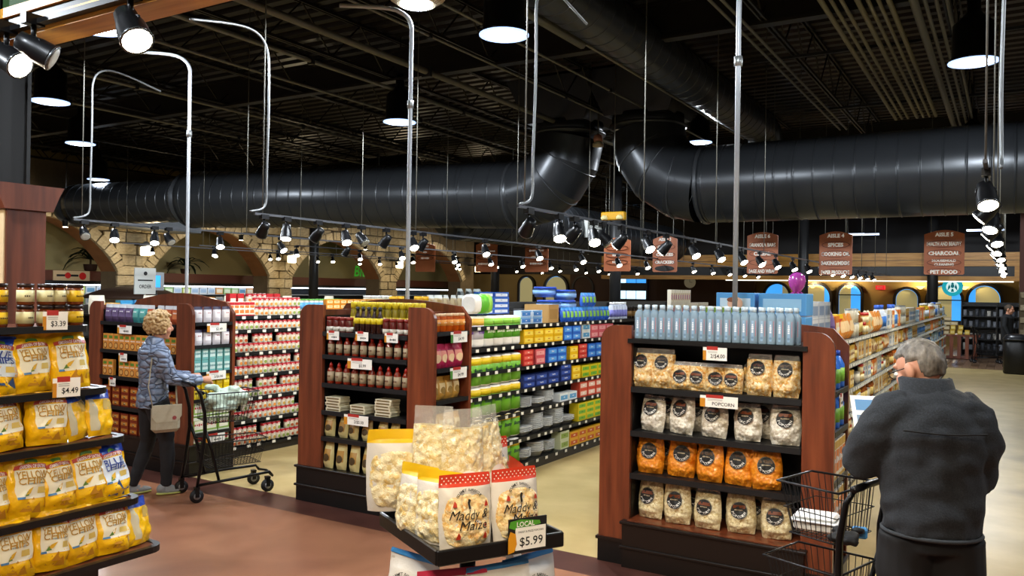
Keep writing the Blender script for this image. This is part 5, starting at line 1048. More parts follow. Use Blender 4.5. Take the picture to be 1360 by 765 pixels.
pm_(CB[0], -.035, -.02, TZ+.102, -.1, 'tall clear popcorn bag with a round white sticker, front left', -.03, 'clear popcorn bags'); pm_(CB[1], .085, .03, TZ+.102, .45, 'tall clear popcorn bag turned to the right, sticker at its side', -.03, 'clear popcorn bags'); pm_(CB[1], -.1, .1, TZ+.102, -.7, 'tall clear popcorn bag at the left of the clear group, turned away', -.02, 'clear popcorn bags')
for i, (x, y, a, k, l) in enumerate(((-.15, -.2, -.2, MW[0], 'pink-topped pouch on the lower tray at left'), (.02, -.22, 0, MW[1], 'blue-topped pouch in the middle of the lower tray'), (.17, -.18, .2, MW[1], 'blue-topped pouch on the lower tray at right'), (-.22, .02, -1.2, MW[1], 'blue-topped pouch at the left side of the lower tray'), (.23, .03, 1.1, MW[0], 'pink-topped pouch at the right side of the lower tray'))): pm_(k, x, y, .622, a, l, sc=1.33)
pc = MB(); pc.box(-.075, .075, -.003, .003, 0, .115, INK); pc.box(-.05, .07, -.005, -.002, .008, .085, PAPER); pc.text('$5.99', .042, (.012, -.006, .034), INK, wmax=.1, bold=.006); pc.text('MADDY & MAIZE POPCORN', .01, (.01, -.006, .07), INK, wmax=.1)
pc.prism([(-.075, .088), (-.05, .078), (.05, .09), (.045, .102), (-.03, .112), (-.07, .108)], .002, mt('4f9a2a', .5), (0, -.0045, 0)); pc.text('LOCAL', .024, (-.012, -.008, .097), PAPER, bold=.02, wmax=.07)
pc.prism([(-.078, .0), (-.055, .005), (-.045, .03), (-.05, .065), (-.07, .075), (-.078, .05)], .002, mt('d9941a', .5), (0, -.0055, 0))
p_ = loc(.09, -.275, TZ-.012); pc.obj('price_card', None, p_, RZ, label='local price card reading $5.99 on the tray edge', cat='price card', group='price cards')

# ---------------------------------------------------------------- carts
CARTM = mt('101012', .35, .4); WIRE = mt('26272a', .35, .6); RUB = mt('17171a', .6)
def wire_basket(x0, x1, wy0, wy1, z0, z1, step=.032, slope=.06):
    """rim and wires; narrower at the front"""
    m = MB(); r = .0022
    T = [(x0, -wy0, z1), (x1, -wy1, z1), (x1, wy1, z1), (x0, wy0, z1)]; B_ = [(x0+.02, -wy0+.02, z0), (x1-slope, -wy1+.02, z0), (x1-slope, wy1-.02, z0), (x0+.02, wy0-.02, z0)]
    for L, rr in ((T, .006), (B_, .004)): m.tube([Vector(p) for p in L+[L[0]]], rr, WIRE, 5)
    mid = [Vector(a).lerp(Vector(b), .5) for a, b in zip(T, B_)]; m.tube(mid+[mid[0]], .003, WIRE, 4)
    for i in range(4):
        a, b = Vector(T[i]), Vector(T[(i+1) % 4]); c, d = Vector(B_[i]), Vector(B_[(i+1) % 4]); n = max(2, int((b-a).length/step))
        for k in range(1, n): m.tube([a.lerp(b, k/n), c.lerp(d, k/n)], r, WIRE, 4, caps=False)
    n = int((x1-x0)/step)
    for k in range(1, n): m.tube([Vector(B_[0]).lerp(Vector(B_[1]), k/n), Vector(B_[3]).lerp(Vector(B_[2]), k/n)], r, WIRE, 4, caps=False)
    for k in range(1, 8): m.tube([Vector(B_[0]).lerp(Vector(B_[3]), k/8), Vector(B_[1]).lerp(Vector(B_[2]), k/8)], r, WIRE, 4, caps=False)
    return m
def cart(loc_, rz, label, up=(-.2, .27), low=(-.2, .36), zu=(.68, .94), zl=(.28, .5), zh=1.03, kx=1.):
    t = thing('shopping_cart', label, 'shopping cart', loc_, rz, 'two-tier shopping carts')
    for s in (-1, 1):
        MB().tube([(-.3*kx, s*.215, .13), (-.27*kx, s*.215, .3), (-.235*kx, s*.21, .6), (-.24*kx, s*.21, .78), (-.28*kx, s*.21, .95), (-.33*kx, s*.2, zh)], [.017, .02, .022, .022, .02, .016], CARTM, 8, flat=.7).obj('side_upright', t)
        MB().tube([(-.235*kx, s*.205, .64), (-.17*kx, s*.2, .45), (-.12*kx, s*.19, .25), (-.1*kx, s*.19, .17)], .014, CARTM, 6).obj('brace', t)
        MB().tube([(-.3*kx, s*.215, .15), (.1*kx, s*.2, .17), (.38*kx, s*.17, .18), (.41*kx, s*.165, .14)], .013, CARTM, 6).obj('base_rail', t)
        for x, y in ((-.3*kx, s*.215), (.36*kx, s*.17)):
            w = MB(); w.tube([(x, y-.014, .058), (x, y+.014, .058)], .058, RUB, 18); w.tube([(x, y-.017, .058), (x, y+.017, .058)], .03, mt('8a8c90', .4, .5), 12); wo = w.obj('wheel', t)
            f = MB(); 
            for q in (-1, 1): f.box(x-.018, x+.018, y+q*.022-.003, y+q*.022+.003, .05, .135, CARTM)
            f.box(x-.02, x+.02, y-.026, y+.026, .125, .14, CARTM); f.obj('caster_fork', t)
    MB().tube([(-.33*kx, -.22, zh), (-.345*kx, -.1, zh+.01), (-.345*kx, .1, zh+.01), (-.33*kx, .22, zh)], .017, CARTM, 10).obj('handle', t)
    MB().tube([(.41*kx, -.165, .14), (.42*kx, 0, .16), (.41*kx, .165, .14)], .012, CARTM, 6).obj('front_bar', t)
    wire_basket(up[0], up[1], .2, .17, *zu).obj('upper_basket', t); wire_basket(low[0], low[1], .2, .17, *zl).obj('lower_basket', t)
    MB().box(up[0]-.01, up[0]+.006, -.05, .05, zu[1]-.02, zu[1]+.012, CARTM, .003).obj('basket_clip', t)
    return t
WA = math.atan2(.55, .2); cart((-6.17, 5.1, 0), WA, 'black two-tier shopping cart pushed by the woman')
MA = math.radians(163); MCX, MCY = -.76, 4.27
cart((MCX, MCY, 0), MA, 'black two-tier shopping cart beside the man', up=(-.16, .17), low=(-.16, .24), zu=(.74, .985), zl=(.36, .6), zh=1.02, kx=.72)

# ---------------------------------------------------------------- people
def ell(mb, c, r, n=12, m=None, rot=None):
    vs = []; fs = []; c = Vector(c)
    for j in range(n+1):
        for k in range(2*n):
            a = pi*j/n; b = pi*k/n; v = Vector((r[0]*sin(a)*cos(b), r[1]*sin(a)*sin(b), r[2]*cos(a)))
            if rot: v = rot @ v
            vs.append(c+v)
    for j in range(n):
        for k in range(2*n): fs.append((j*2*n+k, (j+1)*2*n+k, (j+1)*2*n+(k+1) % (2*n), j*2*n+(k+1) % (2*n)))
    mb.add(vs, fs, m or SKIN, True)
SKIN = mt('c98f72', .5, n=.06, ns=20.)
def remesh(mb, vox, it, name, mat, disp=None):
    me = mb.mesh('tmp'); o = bpy.data.objects.new('tmp', me); COL.objects.link(o)
    r = o.modifiers.new('r', 'REMESH'); r.mode = 'VOXEL'; r.voxel_size = vox; r.use_smooth_shade = True
    s = o.modifiers.new('s', 'SMOOTH'); s.iterations = it; s.factor = .5
    dg = bpy.context.evaluated_depsgraph_get(); dg.update(); out = bpy.data.meshes.new_from_object(o.evaluated_get(dg)); out.name = name
    out.materials.clear(); out.materials.append(mat)
    bpy.data.objects.remove(o); bpy.data.meshes.remove(me)
    if disp:
        nr = [v.normal.copy() for v in out.vertices]
        for v, q in zip(out.vertices, nr): v.co += q*disp(v.co)
    out.polygons.foreach_set('use_smooth', [True]*len(out.polygons)); out.update(); return out
def head(mb, c, R, s=1., female=False):
    c = Vector(c)
    def E(o, r): ell(mb, c+R @ (Vector(o)*s), [x*s for x in r], 10, rot=R)
    E((-.01, 0, .02), (.098, .076, .1)); E((.03, 0, -.045), (.066, .058, .07)); E((.062, 0, -.098), (.028, .028, .02)); E((.1, 0, -.018), (.022, .014, .024)); E((.088, 0, .012), (.016, .012, .03))
    E((.074, 0, .034), (.024, .055, .014)); E((.084, 0, -.06), (.014, .024, .008)); E((.082, 0, -.071), (.014, .022, .007)); E((.06, .04, -.03), (.03, .024, .03)); E((.06, -.04, -.03), (.03, .024, .03))
    for q in (-1, 1): E((-.014, q*.084, -.01), (.022, .013, .036)); E((-.006, q*.079, -.042), (.011, .01, .013))
def hand(mb, w, d, n, t, curl=1., s=1.):
    """w wrist, d along the hand, n back of hand, t towards the thumb"""
    w = Vector(w); d = Vector(d).normalized(); n = Vector(n); n = (n-d*n.dot(d)).normalized(); t0 = d.cross(n); t = t0 if t0.dot(Vector(t)) > 0 else -t0
    mb.tube([w-d*.02, w+d*.03*s, w+d*.07*s, w+d*.09*s], [.024*s, .034*s, .04*s, .034*s], SKIN, 10, flat=1.)
    for q in (-.015, .015): mb.tube([w+t*q, w+d*.085*s+t*q*1.4], [.016*s, .014*s], SKIN, 8)
    for i, L in enumerate((.07, .08, .075, .058)):
        p = w+d*.082*s+t*(1.5-i)*.0195*s; a = 0; pts = [p-d*.02*s, p]
        for k, f in enumerate((.45, .3, .25)):
            a += curl*(.55, .75, .55)[k]; p = p+(d*cos(a)-n*sin(a))*L*f*s*1.15; pts.append(p)
        mb.tube(pts, [.0095*s, .0095*s, .009*s, .0082*s, .0068*s], SKIN, 8)
    p = w+d*.025*s+t*.03*s; q = (d*.6+t*.75-n*.2).normalized(); r = (d*.85+t*.2-n*.5*curl).normalized(); mb.tube([p-t*.015*s, p+q*.028*s, p+q*.028*s+r*.03*s, p+q*.03*s+r*.052*s], [.013*s, .0115*s, .01*s, .0075*s], SKIN, 8)
QUILT = bpy.data.materials.new('quilted_nylon'); QUILT.use_nodes = True
def quilt():
    nt = QUILT.node_tree; b = nt.nodes['Principled BSDF']; tc = nt.nodes.new('ShaderNodeTexCoord'); mp = nt.nodes.new('ShaderNodeMapping'); mp.inputs['Scale'].default_value = (10, 10, 20)
    nz = nt.nodes.new('ShaderNodeTexNoise'); nz.inputs['Scale'].default_value = 4.; mx = nt.nodes.new('ShaderNodeMixRGB'); mx.inputs[0].default_value = .04
    nt.links.new(tc.outputs['Object'], mx.inputs[1]); nt.links.new(tc.outputs['Object'], nz.inputs['Vector']); nt.links.new(nz.outputs[1], mx.inputs[2]); nt.links.new(mx.outputs[0], mp.inputs[0])
    v = nt.nodes.new('ShaderNodeTexVoronoi'); v.feature = 'DISTANCE_TO_EDGE'; v.inputs['Scale'].default_value = 1.; v.inputs['Randomness'].default_value = .75; nt.links.new(mp.outputs[0], v.inputs['Vector'])
    r = ramp(nt, [(0, '505d76'), (.05, '707f99'), (.2, '8290aa')]); nt.links.new(v.outputs['Distance'], r.inputs[0]); nt.links.new(r.outputs[0], b.inputs['Base Color'])
    m2 = nt.nodes.new('ShaderNodeMath'); m2.operation = 'POWER'; m2.inputs[1].default_value = .5; nt.links.new(v.outputs['Distance'], m2.inputs[0])
    bp = nt.nodes.new('ShaderNodeBump'); bp.inputs['Strength'].default_value = .9; bp.inputs['Distance'].default_value = .04; nt.links.new(m2.outputs[0], bp.inputs['Height']); nt.links.new(bp.outputs[0], b.inputs['Normal']); b.inputs['Roughness'].default_value = .38
quilt()
FLEECE = node_mat('charcoal_fleece', 'noise', [(.3, '191c21'), (.55, '22262c'), (.75, '2b3037')], 140., rough=.95, bump=.5, dist=.003, detail=3)
def person(name, label, loc_, rz, s, J_, lab): pass
def shoe(x, y, z, yaw, s=1., m='8b8f90', sole='b9c06a'):
    b = MB(); u = MB(); R = Matrix.Rotation(yaw, 3, 'Z')
    def q(o): v = R @ Vector((o[0]*s, o[1]*s, o[2]*s)); return (x+v.x, y+v.y, z+v.z)
    ell(b, q((.03, 0, .035)), (.13*s, .043*s, .035*s), 8, rot=R); ell(b, q((-.055, 0, .055)), (.05*s, .04*s, .05*s), 8, rot=R); ell(b, q((.0, 0, .05)), (.07*s, .038*s, .04*s), 8, rot=R)
    ell(u, q((.03, 0, .014)), (.138*s, .047*s, .016*s), 8, rot=R); ell(u, q((-.05, 0, .014)), (.06*s, .042*s, .016*s), 8, rot=R)
    return remesh(b, .009, 3, 'shoe', mt(m, .6, n=.15, ns=60.)), remesh(u, .009, 1, 'sole', mt(sole, .6))
def tubes(mb, L, m=None):
    for pts, rs, fl_ in L: mb.tube(pts, rs, m or SKIN, 14, flat=fl_)

# --- woman pushing the cart (local +x forward, +y left)
def woman():
    H = Matrix.Rotation(.06, 3, 'Y')
    legs = [([(0, .085, .86), (.0, .085, .68), (-.02, .085, .47), (-.07, .085, .3), (-.15, .085, .08)], (.105, .095, .062, .058, .042)), ([(0, -.085, .86), (.06, -.085, .68), (.1, -.085, .48), (.11, -.085, .3), (.1, -.085, .08)], (.105, .095, .062, .058, .042))]
    arms = [([(0, q*.16, 1.32), (.04, q*.2, 1.2), (.1, q*.215, 1.07), (.24, q*.195, 1.04), (.37, q*.16, 1.035)], (.06, .055, .048, .043, .034)) for q in (-1, 1)]
    b = MB()
    tubes(b, [(p, [r*.82 for r in rs], 1) for p, rs in legs+arms]); tubes(b, [([(-.01, 0, .82), (0, 0, .98), (0, 0, 1.18), (0, 0, 1.3), (.0, 0, 1.37)], [.14, .12, .14, .15, .07], .66), ([(0, 0, 1.32), (.03, 0, 1.45)], [.052, .05], 1)])
    head(b, (.05, 0, 1.525), H, .98)
    hand(b, (.375, -.16, 1.035), (1, .1, -.05), (0, -.25, 1), (0, 1, .3), 1.25, .95); hand(b, (.375, .16, 1.035), (1, -.1, -.05), (0, .25, 1), (0, -1, .3), 1.25, .95)
    for q in (-1, 1): ell(b, (.05 if q < 0 else -.12, 0, .05), (.01, .01, .01), 4); 
    for x, y in ((-.12, .085), (.13, -.085)): ell(b, (x, y, .045), (.09, .035, .03), 8)
    root = put(remesh(b, .0065, 2, 'person', SKIN), 'person', None, (-6.66, 4.72, 0), WA-.03, 'woman in a grey-blue quilted jacket with curly blond hair pushing a cart', 'person')
    j = MB(); tubes(j, [(p, [r*1.18+.012 for r in rs], 1) for p, rs in arms]); tubes(j, [([(-.01, 0, .79), (-.005, 0, .9), (0, 0, 1.0), (0, 0, 1.18), (0, 0, 1.3), (.0, 0, 1.37), (.015, 0, 1.43)], [.185, .18, .165, .18, .185, .12, .085], .74)])
    put(remesh(j, .011, 2, 'jacket', QUILT, lambda c: .006*noise.noise(c*18)), 'jacket', root)
    tr = MB(); tubes(tr, [(p, [r*1.08 for r in rs], 1) for p, rs in legs]+[([(-.01, 0, .8), (-.01, 0, .92)], [.15, .15], .72)])
    put(remesh(tr, .011, 2, 'trousers', mt('1b1c20', .8, n=.2, ns=80.), lambda c: .006*noise.noise(c*14)), 'trousers', root)
    hr = MB(); rnd = random.Random(4); c = Vector((.035, 0, 1.55)); k = 0
    while k < 620:
        d = Vector((rnd.gauss(0, 1), rnd.gauss(0, 1), rnd.gauss(0, 1))).normalized()
        if d.x > .45 and d.z < .55: continue
        if d.z < -.75: continue
        p = c+Vector((d.x*.115, d.y*.1, d.z*.118)) * (1+rnd.uniform(-.06, .1)); k += 1
        r = rnd.uniform(.009, .0155); ell(hr, p, (r, r, r*.9), 5)
    ell(hr, c, (.105, .09, .108), 10)
    put(remesh(hr, .0055, 1, 'hair', node_mat('blond_hair', 'noise', [(.3, '8a6a40'), (.5, 'b5925e'), (.7, 'd2b384')], 45., rough=.55, bump=.5, dist=.006)), 'hair', root)
    for q in (-1, 1):
        e = MB(); ell(e, (.118, q*.032, 1.527), (.008, .011, .008), 6, mt('f0ece6', .3)); ell(e, (.1245, q*.032, 1.527), (.003, .005, .005), 6, mt('3a4a58', .3)); e.obj('eye', root)
    for x, y, yw, z in ((-.13, .085, .05, .0), (.12, -.085, -.05, 0)):
        a, s_ = shoe(x, y, z, yw, .98); so_ = put(a, 'shoe', root); put(s_, 'sole', so_)
    bg = thing('shoulder_bag', 'beige canvas shoulder bag hanging at the woman\'s hip', 'bag', (-6.66, 4.72, 0), WA-.03)
    CAN = mt('a79f89', .9, n=.1, ns=60., bump=.15, bs=200.)
    m = MB(); m.box(-.08, .16, -.315, -.225, .6, .84, CAN, .03); m.obj('pouch', bg); m = MB(); m.prism([(-.125, 0), (.125, 0), (.125, -.1), (.09, -.15), (-.09, -.15), (-.125, -.1)], .012, mt('b1a992', .9, n=.1, ns=60.), (.04, -.317, .845), (1, 0, 0), (0, 0, 1)); m.obj('flap', bg)
    m = MB(); m.disc((.1, -.331, .73), .018, mt('8a3a3a', .6), n=10); m.obj('badge', bg); m = MB(); m.tube([(-.07, -.27, .83), (-.1, -.235, 1.0), (-.06, -.18, 1.25), (.0, -.05, 1.4), (.05, .1, 1.37), (.12, .06, 1.2), (.17, -.1, 1.0), (.14, -.25, .84)], .013, CAN, 6, flat=.4); m.obj('strap', bg)
    # pale bag of produce in the cart's upper basket
    p = MB(); rnd = random.Random(9)
    for i in range(34): ell(p, (rnd.uniform(-.13, .17), rnd.uniform(-.1, .1), .78+rnd.uniform(0, .19)), (rnd.uniform(.05, .09), rnd.uniform(.04, .07), rnd.uniform(.03, .06)), 6)
    o = put(remesh(p, .012, 2, 'produce_bag', mt('aebfae', .3, n=.15, ns=20., bump=.5, bs=40.), lambda c: .012*noise.noise(c*25)), 'produce_bag', None, (-6.17, 5.1, 0), WA, 'pale green produce bag in the upper basket of the woman\'s cart', 'bag')
woman()

# --- man reading a flyer beside his cart
def man():
    A = math.radians(108); LOC = (-.285, 4.06, 0)
    H = Matrix.Rotation(.72, 3, 'Z') @ Matrix.Rotation(.38, 3, 'Y')
    hc = (.075, .04, 1.575)
    legs = [([(0, q*.1, .86), (.01, q*.105, .68), (.02, q*.11, .47), (.0, q*.11, .28), (-.02, q*.11, .08)], (.1, .1, .075, .065, .05)) for q in (-1, 1)]
    armL = ([(-.01, .1, 1.41), (-.01, .17, 1.375), (.01, .235, 1.27), (.06, .285, 1.14), (.17, .26, 1.165), (.3, .2, 1.255)], (.07, .078, .074, .068, .058, .036)); armR = ([(-.01, -.1, 1.41), (-.01, -.16, 1.375), (.0, -.185, 1.27), (.03, -.195, 1.12), (.17, -.13, 1.14), (.31, -.01, 1.235)], (.07, .078, .074, .066, .056, .036))
    b = MB(); tubes(b, [(p, [r*.8 for r in rs], 1) for p, rs in legs+[armL, armR]]); tubes(b, [([(0, 0, .82), (.01, 0, 1.0), (.01, 0, 1.2), (0, 0, 1.36), (0, 0, 1.43)], [.15, .16, .16, .14, .07], .75), ([(0, 0, 1.4), (.04, 0, 1.52)], [.068, .066], 1)])
    head(b, hc, H, 1.06); hand(b, (.305, .2, 1.26), (.8, -.35, .3), (-.3, .9, .2), (.3, 0, 1), .55, 1.05); hand(b, (.315, -.015, 1.24), (.7, .6, .25), (.2, -.9, .2), (.2, .1, 1), .7, 1.05)
    for q in (-1, 1): ell(b, (.02, q*.11, .045), (.1, .04, .035), 8)
    root = put(remesh(b, .007, 2, 'person', mt('c08a70', .5, n=.08, ns=25.)), 'person', None, LOC, A, 'grey-haired man in a charcoal fleece jacket reading a flyer, seen from behind', 'person')
    j = MB(); tubes(j, [(p, [r*1.1+.014 for r in rs], 1) for p, rs in (armL, armR)]); tubes(j, [([(.0, 0, .865), (.005, 0, .95), (.01, 0, 1.05), (.01, 0, 1.2), (-.005, 0, 1.34), (-.005, 0, 1.42), (.0, 0, 1.47)], [.208, .208, .21, .214, .21, .165, .1], .86), ([(-.01, -.15, 1.375), (-.01, 0, 1.42), (-.01, .15, 1.375)], [.09, .1, .09], 1)])
    def wr(c): return .014*noise.noise(Vector((c.x*5, c.y*5+c.z*6, c.z*5)))+.013*noise.noise(Vector((c.x*9+c.z*14, c.y*11, c.z*9)))
    put(remesh(j, .012, 3, 'jacket', FLEECE, wr), 'jacket', root)
    col = MB(); n = 22; vs = []; fs = []
    for i in range(n):
        a = 2*pi*i/n; r = .118
        for dr, z in ((.0, 1.43), (-.006, 1.54), (-.018, 1.545), (-.02, 1.43)): vs.append((.01+(r+dr)*cos(a)+.012+.25*(z-1.43), (r+dr)*.98*sin(a)+.2*(z-1.43), z-.05*max(0, cos(a))))
    for i in range(n):
        for k in range(3): fs.append((i*4+k, ((i+1) % n)*4+k, ((i+1) % n)*4+k+1, i*4+k+1))
    col.add(vs, fs, FLEECE, True); col.obj('collar', root)
    for pts in ([(-.198, -.16, 1.335), (-.205, 0, 1.325), (-.19, .16, 1.335)],):
        sm = MB(); sm.tube(soft(pts), .004, mt('15171a', .9), 5); sm.obj('yoke_seam', root)
    he = MB(); he.tube([(.172*cos(2*pi*i/24)+.0, .2*sin(2*pi*i/24), .872) for i in range(25)], .009, mt('33373c', .9), 6); he.obj('hem_band', root)
    tr = MB(); tubes(tr, [(p, [r*1.12+.006 for r in rs], 1) for p, rs in legs]+[([(0, 0, .8), (0, 0, .93)], [.165, .16], .86)]); put(remesh(tr, .012, 2, 'trousers', mt('121316', .85, n=.2, ns=60.), lambda c: .008*noise.noise(c*9)), 'trousers', root)
    c = Vector(hc); hb_ = MB(); n1, n2 = 44, 72; vs = []; fs = []; ok = {}
    for j in range(n1+1):
        for k in range(n2):
            a = pi*j/n1; q = 2*pi*k/n2; d = Vector((sin(a)*cos(q), sin(a)*sin(q), cos(a)))
            nz = noise.noise(Vector((d.x*14, d.y*14, d.z*5)))*.0045+noise.noise(d*34)*.004
            lim = d.x < .08-.5*max(0, -d.z) or (d.z > .45 and d.x < .72)
            ear = abs(d.y) > .6 and d.z < .12 and d.x > -.45
            ok[(j, k)] = lim and not ear and d.z > -.66
            r_ = 1.06*(1 if ok[(j, k)] else .9); vs.append(c+H @ (Vector((-.012+d.x*(.108+nz), d.y*(.085+nz), .02+d.z*(.108+nz)))*r_))
    for j in range(n1):
        for k in range(n2):
            if ok[(j, k)] or ok[(j+1, k)] or ok[(j, (k+1) % n2)]: fs.append((j*n2+k, (j+1)*n2+k, (j+1)*n2+(k+1) % n2, j*n2+(k+1) % n2))
    HG = node_mat('grey_hair', 'noise', [(.3, '3f3a34'), (.5, '696259'), (.72, '8d857a')], 40., (1, 1, .35), rough=.6, bump=.7, dist=.008)
    hb_.add(vs, fs, HG, True); hb_.obj('hair', root)
    g = MB(); GM = mt('15120f', .3)
    def hp(o): return c+H @ (Vector(o)*1.06)
    for q in (-1, 1):
        g.tube([hp((.104+.004*sin(a), q*.036+.024*cos(a), .003+.018*sin(a))) for a in [2*pi*k/14 for k in range(15)]], .0022, GM, 5); g.tube([hp((.104, q*.06, .008)), hp((.06, q*.082, .008)), hp((-.005, q*.087, .006)), hp((-.03, q*.085, -.015))], .0024, GM, 5)
    g.tube([hp((.106, -.012, .006)), hp((.111, 0, .009)), hp((.106, .012, .006))], .002, GM, 5); g.obj('glasses', root)
    for q in (-1, 1):
        e = MB(); ell(e, hp((.086, q*.033, .003)), (.011, .012, .011), 6, mt('f0ece6', .3)); ell(e, hp((.095, q*.033, .003)), (.004, .006, .006), 6, mt('3a2a1c', .3)); e.obj('eye', root)
    for q in (-1, 1): a, s_ = shoe(.02, q*.11, 0, q*.1, 1.12, '2a2826', '1a1917'); so_ = put(a, 'shoe', root); put(s_, 'sole', so_)
    f = MB(); W_, H_ = .24, .3; f.box(-W_/2, W_/2, -.002, .002, -H_/2, H_/2, PAPER); f.box(-W_*.42, W_*.42, -.003, -.002, H_*.2, H_*.42, mt('5a86b0', .5))
    for r_ in range(3):
        for c_ in range(3): f.box(-W_*.42+c_*W_*.29, -W_*.42+c_*W_*.29+W_*.24, -.003, -.002, -H_*.44+r_*H_*.2, -H_*.44+r_*H_*.2+H_*.15, mt(('8a9aa8', 'b5a890', '6f88a0', 'a89a9a')[(r_+c_) % 4], .6))
    R_ = Matrix.Rotation(A, 4, 'Z'); p = R_ @ Vector((.4, .14, 1.285)); o = f.obj('flyer', None, (LOC[0]+p.x, LOC[1]+p.y, p.z), label='grey printed shopping flyer held in the man\'s hands', cat='flyer'); o.rotation_euler = (-.75, 0, A-pi/2)
man()
# goods in the man's cart
def cl(x, y, z): return (MCX+x*cos(MA)-y*sin(MA), MCY+x*sin(MA)+y*cos(MA), z)
k = MB(); k.box(-.1, .1, -.07, .07, 0, .05, mt('e8e8e4', .4), .015); k.box(-.115, .115, -.085, .085, .05, .06, mt('d9dcde', .3), .004); k.box(-.1, .1, -.07, .07, .06, .085, mt('efefec', .35), .012); k.obj('food_tray', None, cl(.06, -.02, .73), MA+.3, label='white wrapped food tray in the upper basket of the man\'s cart', cat='food tray')
p = MB(); rnd = random.Random(3)
for i in range(14): ell(p, (rnd.uniform(-.06, .06), rnd.uniform(-.08, .08), .02+rnd.uniform(0, .035)), (.035, .03, .02), 5)
put(remesh(p, .01, 2, 'gloves', mt('17181a', .7), lambda c: .008*noise.noise(c*40)), 'gloves', None, cl(-.13, .06, .725), MA, 'crumpled black gloves in the upper basket of the man\'s cart', 'gloves')
k = MB(); k.box(-.035, .035, -.025, .025, 0, .05, mt('3f8fd0', .4), .008); k.obj('snack_pack', None, cl(-.14, -.06, .73), MA+.4, label='small blue snack pack beside the black gloves in the cart', cat='snack pack')

# ---------------------------------------------------------------- hanging signs
SIGNB = node_mat('terracotta_sign_board', 'noise', [(.3, 'bc6a44'), (.6, 'cc7a52')], 3., rough=.5, bump=.02); SIGNW = mt('f4efe4', .4, e=.15)
def aisle_sign(x, y, z, w, h, lines, label, a=0):
    t = thing('aisle_sign', label, 'aisle sign', (x, y, z), a, 'hanging aisle signs')
    n = 10; pts = [(-w/2+.02, 0), (w/2-.02, 0), (w/2, .02)]+[(w/2-w*i/n, h-.07+.07*sin(pi*i/n)) for i in range(n+1)]+[(-w/2, .02)]
    MB().prism(pts, .03, SIGNB, (0, 0, 0)).obj('board', t)
    N = len(lines); tx = MB(); el = MB()
    for i, s in enumerate(lines):
        zz = h*.9-i*h*.84/max(4, N-1+ (0 if N > 4 else .2)); sz = h*.1
        if i:
            el.tube([(w*.42*cos(2*pi*k/20), -.004, zz+h*.075*sin(2*pi*k/20)) for k in range(21)], .006, mt('6d3320', .5), 4)
        sub = s.split('|')
        for q, u in enumerate(sub): tx.text(u, sz*(1.15 if len(sub) == 1 else .8), (0, -.006, zz+(.035*(len(sub)-1-2*q) if len(sub) > 1 else 0)), SIGNW, wmax=w*.86, bold=.045)
    tx.obj('lettering', t)
    if el.v: el.obj('oval_frame', t)
    for q in (-1, 1): MB().tube([(q*w*.33, .015, h-.04), (q*w*.33, .015, 5.905-z)], .005, CONDUIT, 4).obj('hanger_rod', t)
    return t
aisle_sign(-.98, 16, 2.29, .62, .77, ('AISLE 5', 'HEALTH AND BEAUTY', 'CHARCOAL', 'HOUSEHOLD|CLEANING', 'PET FOOD'), 'aisle 5 sign listing health and beauty, charcoal and pet food')
aisle_sign(-2.75, 16, 2.28, .57, .8, ('AISLE 4', 'SPICES', 'COOKING OIL', 'BAKING/MIXES', 'PAPER PRODUCTS'), 'aisle 4 sign listing spices, cooking oil and paper products')
aisle_sign(-4.08, 16, 2.3, .58, .8, ('AISLE 6', 'GRANOLA BARS', 'CEREAL', 'SOUP', 'BAGS AND WRAP'), 'aisle 6 sign listing granola bars and cereal, partly behind lamps')
s = aisle_sign(-6.05, 16, 2.33, .52, .74, ('AISLE 3', 'CANDY', 'COOKIES', 'CRACKERS'), 'aisle 3 sign listing candy, cookies and crackers with a dark oval below')
MB().disc((0, -.006, .07), .21, mt('1a1512', .5), n=20, ry=.06).obj('blank_oval', s)
aisle_sign(-8.0, 18, 2.4, .68, .8, ('AISLE 2', 'NUTS', 'SEEDS', 'PASTA'), 'aisle sign cut in two by the black steel column')
for x, l, L in ((-10.2, 'aisle sign with white lettering between the centre lamps, left of the column', ('AISLE 1', 'CONDIMENT', 'PICKLES', 'DRESSING')), (-11.7, 'aisle sign in front of the third stone pier', ('JUICE', 'SPORT DRINKS', 'SODA', 'PERISHABLES')), (-13.7, 'leftmost aisle sign beside the white power pole', ('WATER', 'TEA', 'COFFEE'))): aisle_sign(x, 18, 2.38, .66, .78, L, l)

# ---------------------------------------------------------------- left background: cooler case, palms, boards
cs = thing('refrigerated_case', 'long dark refrigerated case with a reddish header under the stone arches', 'cooler', (-24, 18, 0))
def C(mb, n, **k): o = mb.obj(n, cs, **k); o.location = (24, -18, 0); return o
C(MB().box(-25, -23.7, 9, 34, 0, .5, BLACK), 'base'); C(MB().box(-25, -23.6, 9, 34, 2.0, 2.3, mt('5a2f20', .5, n=.2)), 'header'); C(MB().box(-25, -23.5, 9, 34, 1.9, 2.0, BLACK), 'canopy'); C(MB().box(-25, -24.9, 9, 34, .5, 1.9, mt('6a7078', .6)), 'rear_panel')
for z in (.9, 1.3, 1.62): C(MB().box(-24.9, -23.8, 9, 34, z-.03, z, mt('9aa0a4', .4)), 'shelf')
C(MB().box(-23.75, -23.7, 12.5, 34, 1.86, 1.9, mt('e8f2ff', .4, e=5.)), 'light_strip')
random.seed(31); CK = [kbox('chilled_pack', 'chilled pack', .3, .2, .24, a, b) for a, b in (('9fc27a', 'dfe8c8'), ('dfe4e8', 'a9c0d8'), ('c8d870', 'f0f0d0'), ('e6a86a', 'f2e2c8'), ('d9dfe0', '6fa0c0'))]
for r, z in enumerate((1.302, 1.622)):
    for i in range(26): CK[random.randrange(5)].put((-24.0, 12.7+.34*i, z), pi/2, 'pale chilled pack on the %s shelf of the cooler under the arches' % ('lower', 'upper')[r], 'chilled packs %d' % r, sc=(1, 1, .95))
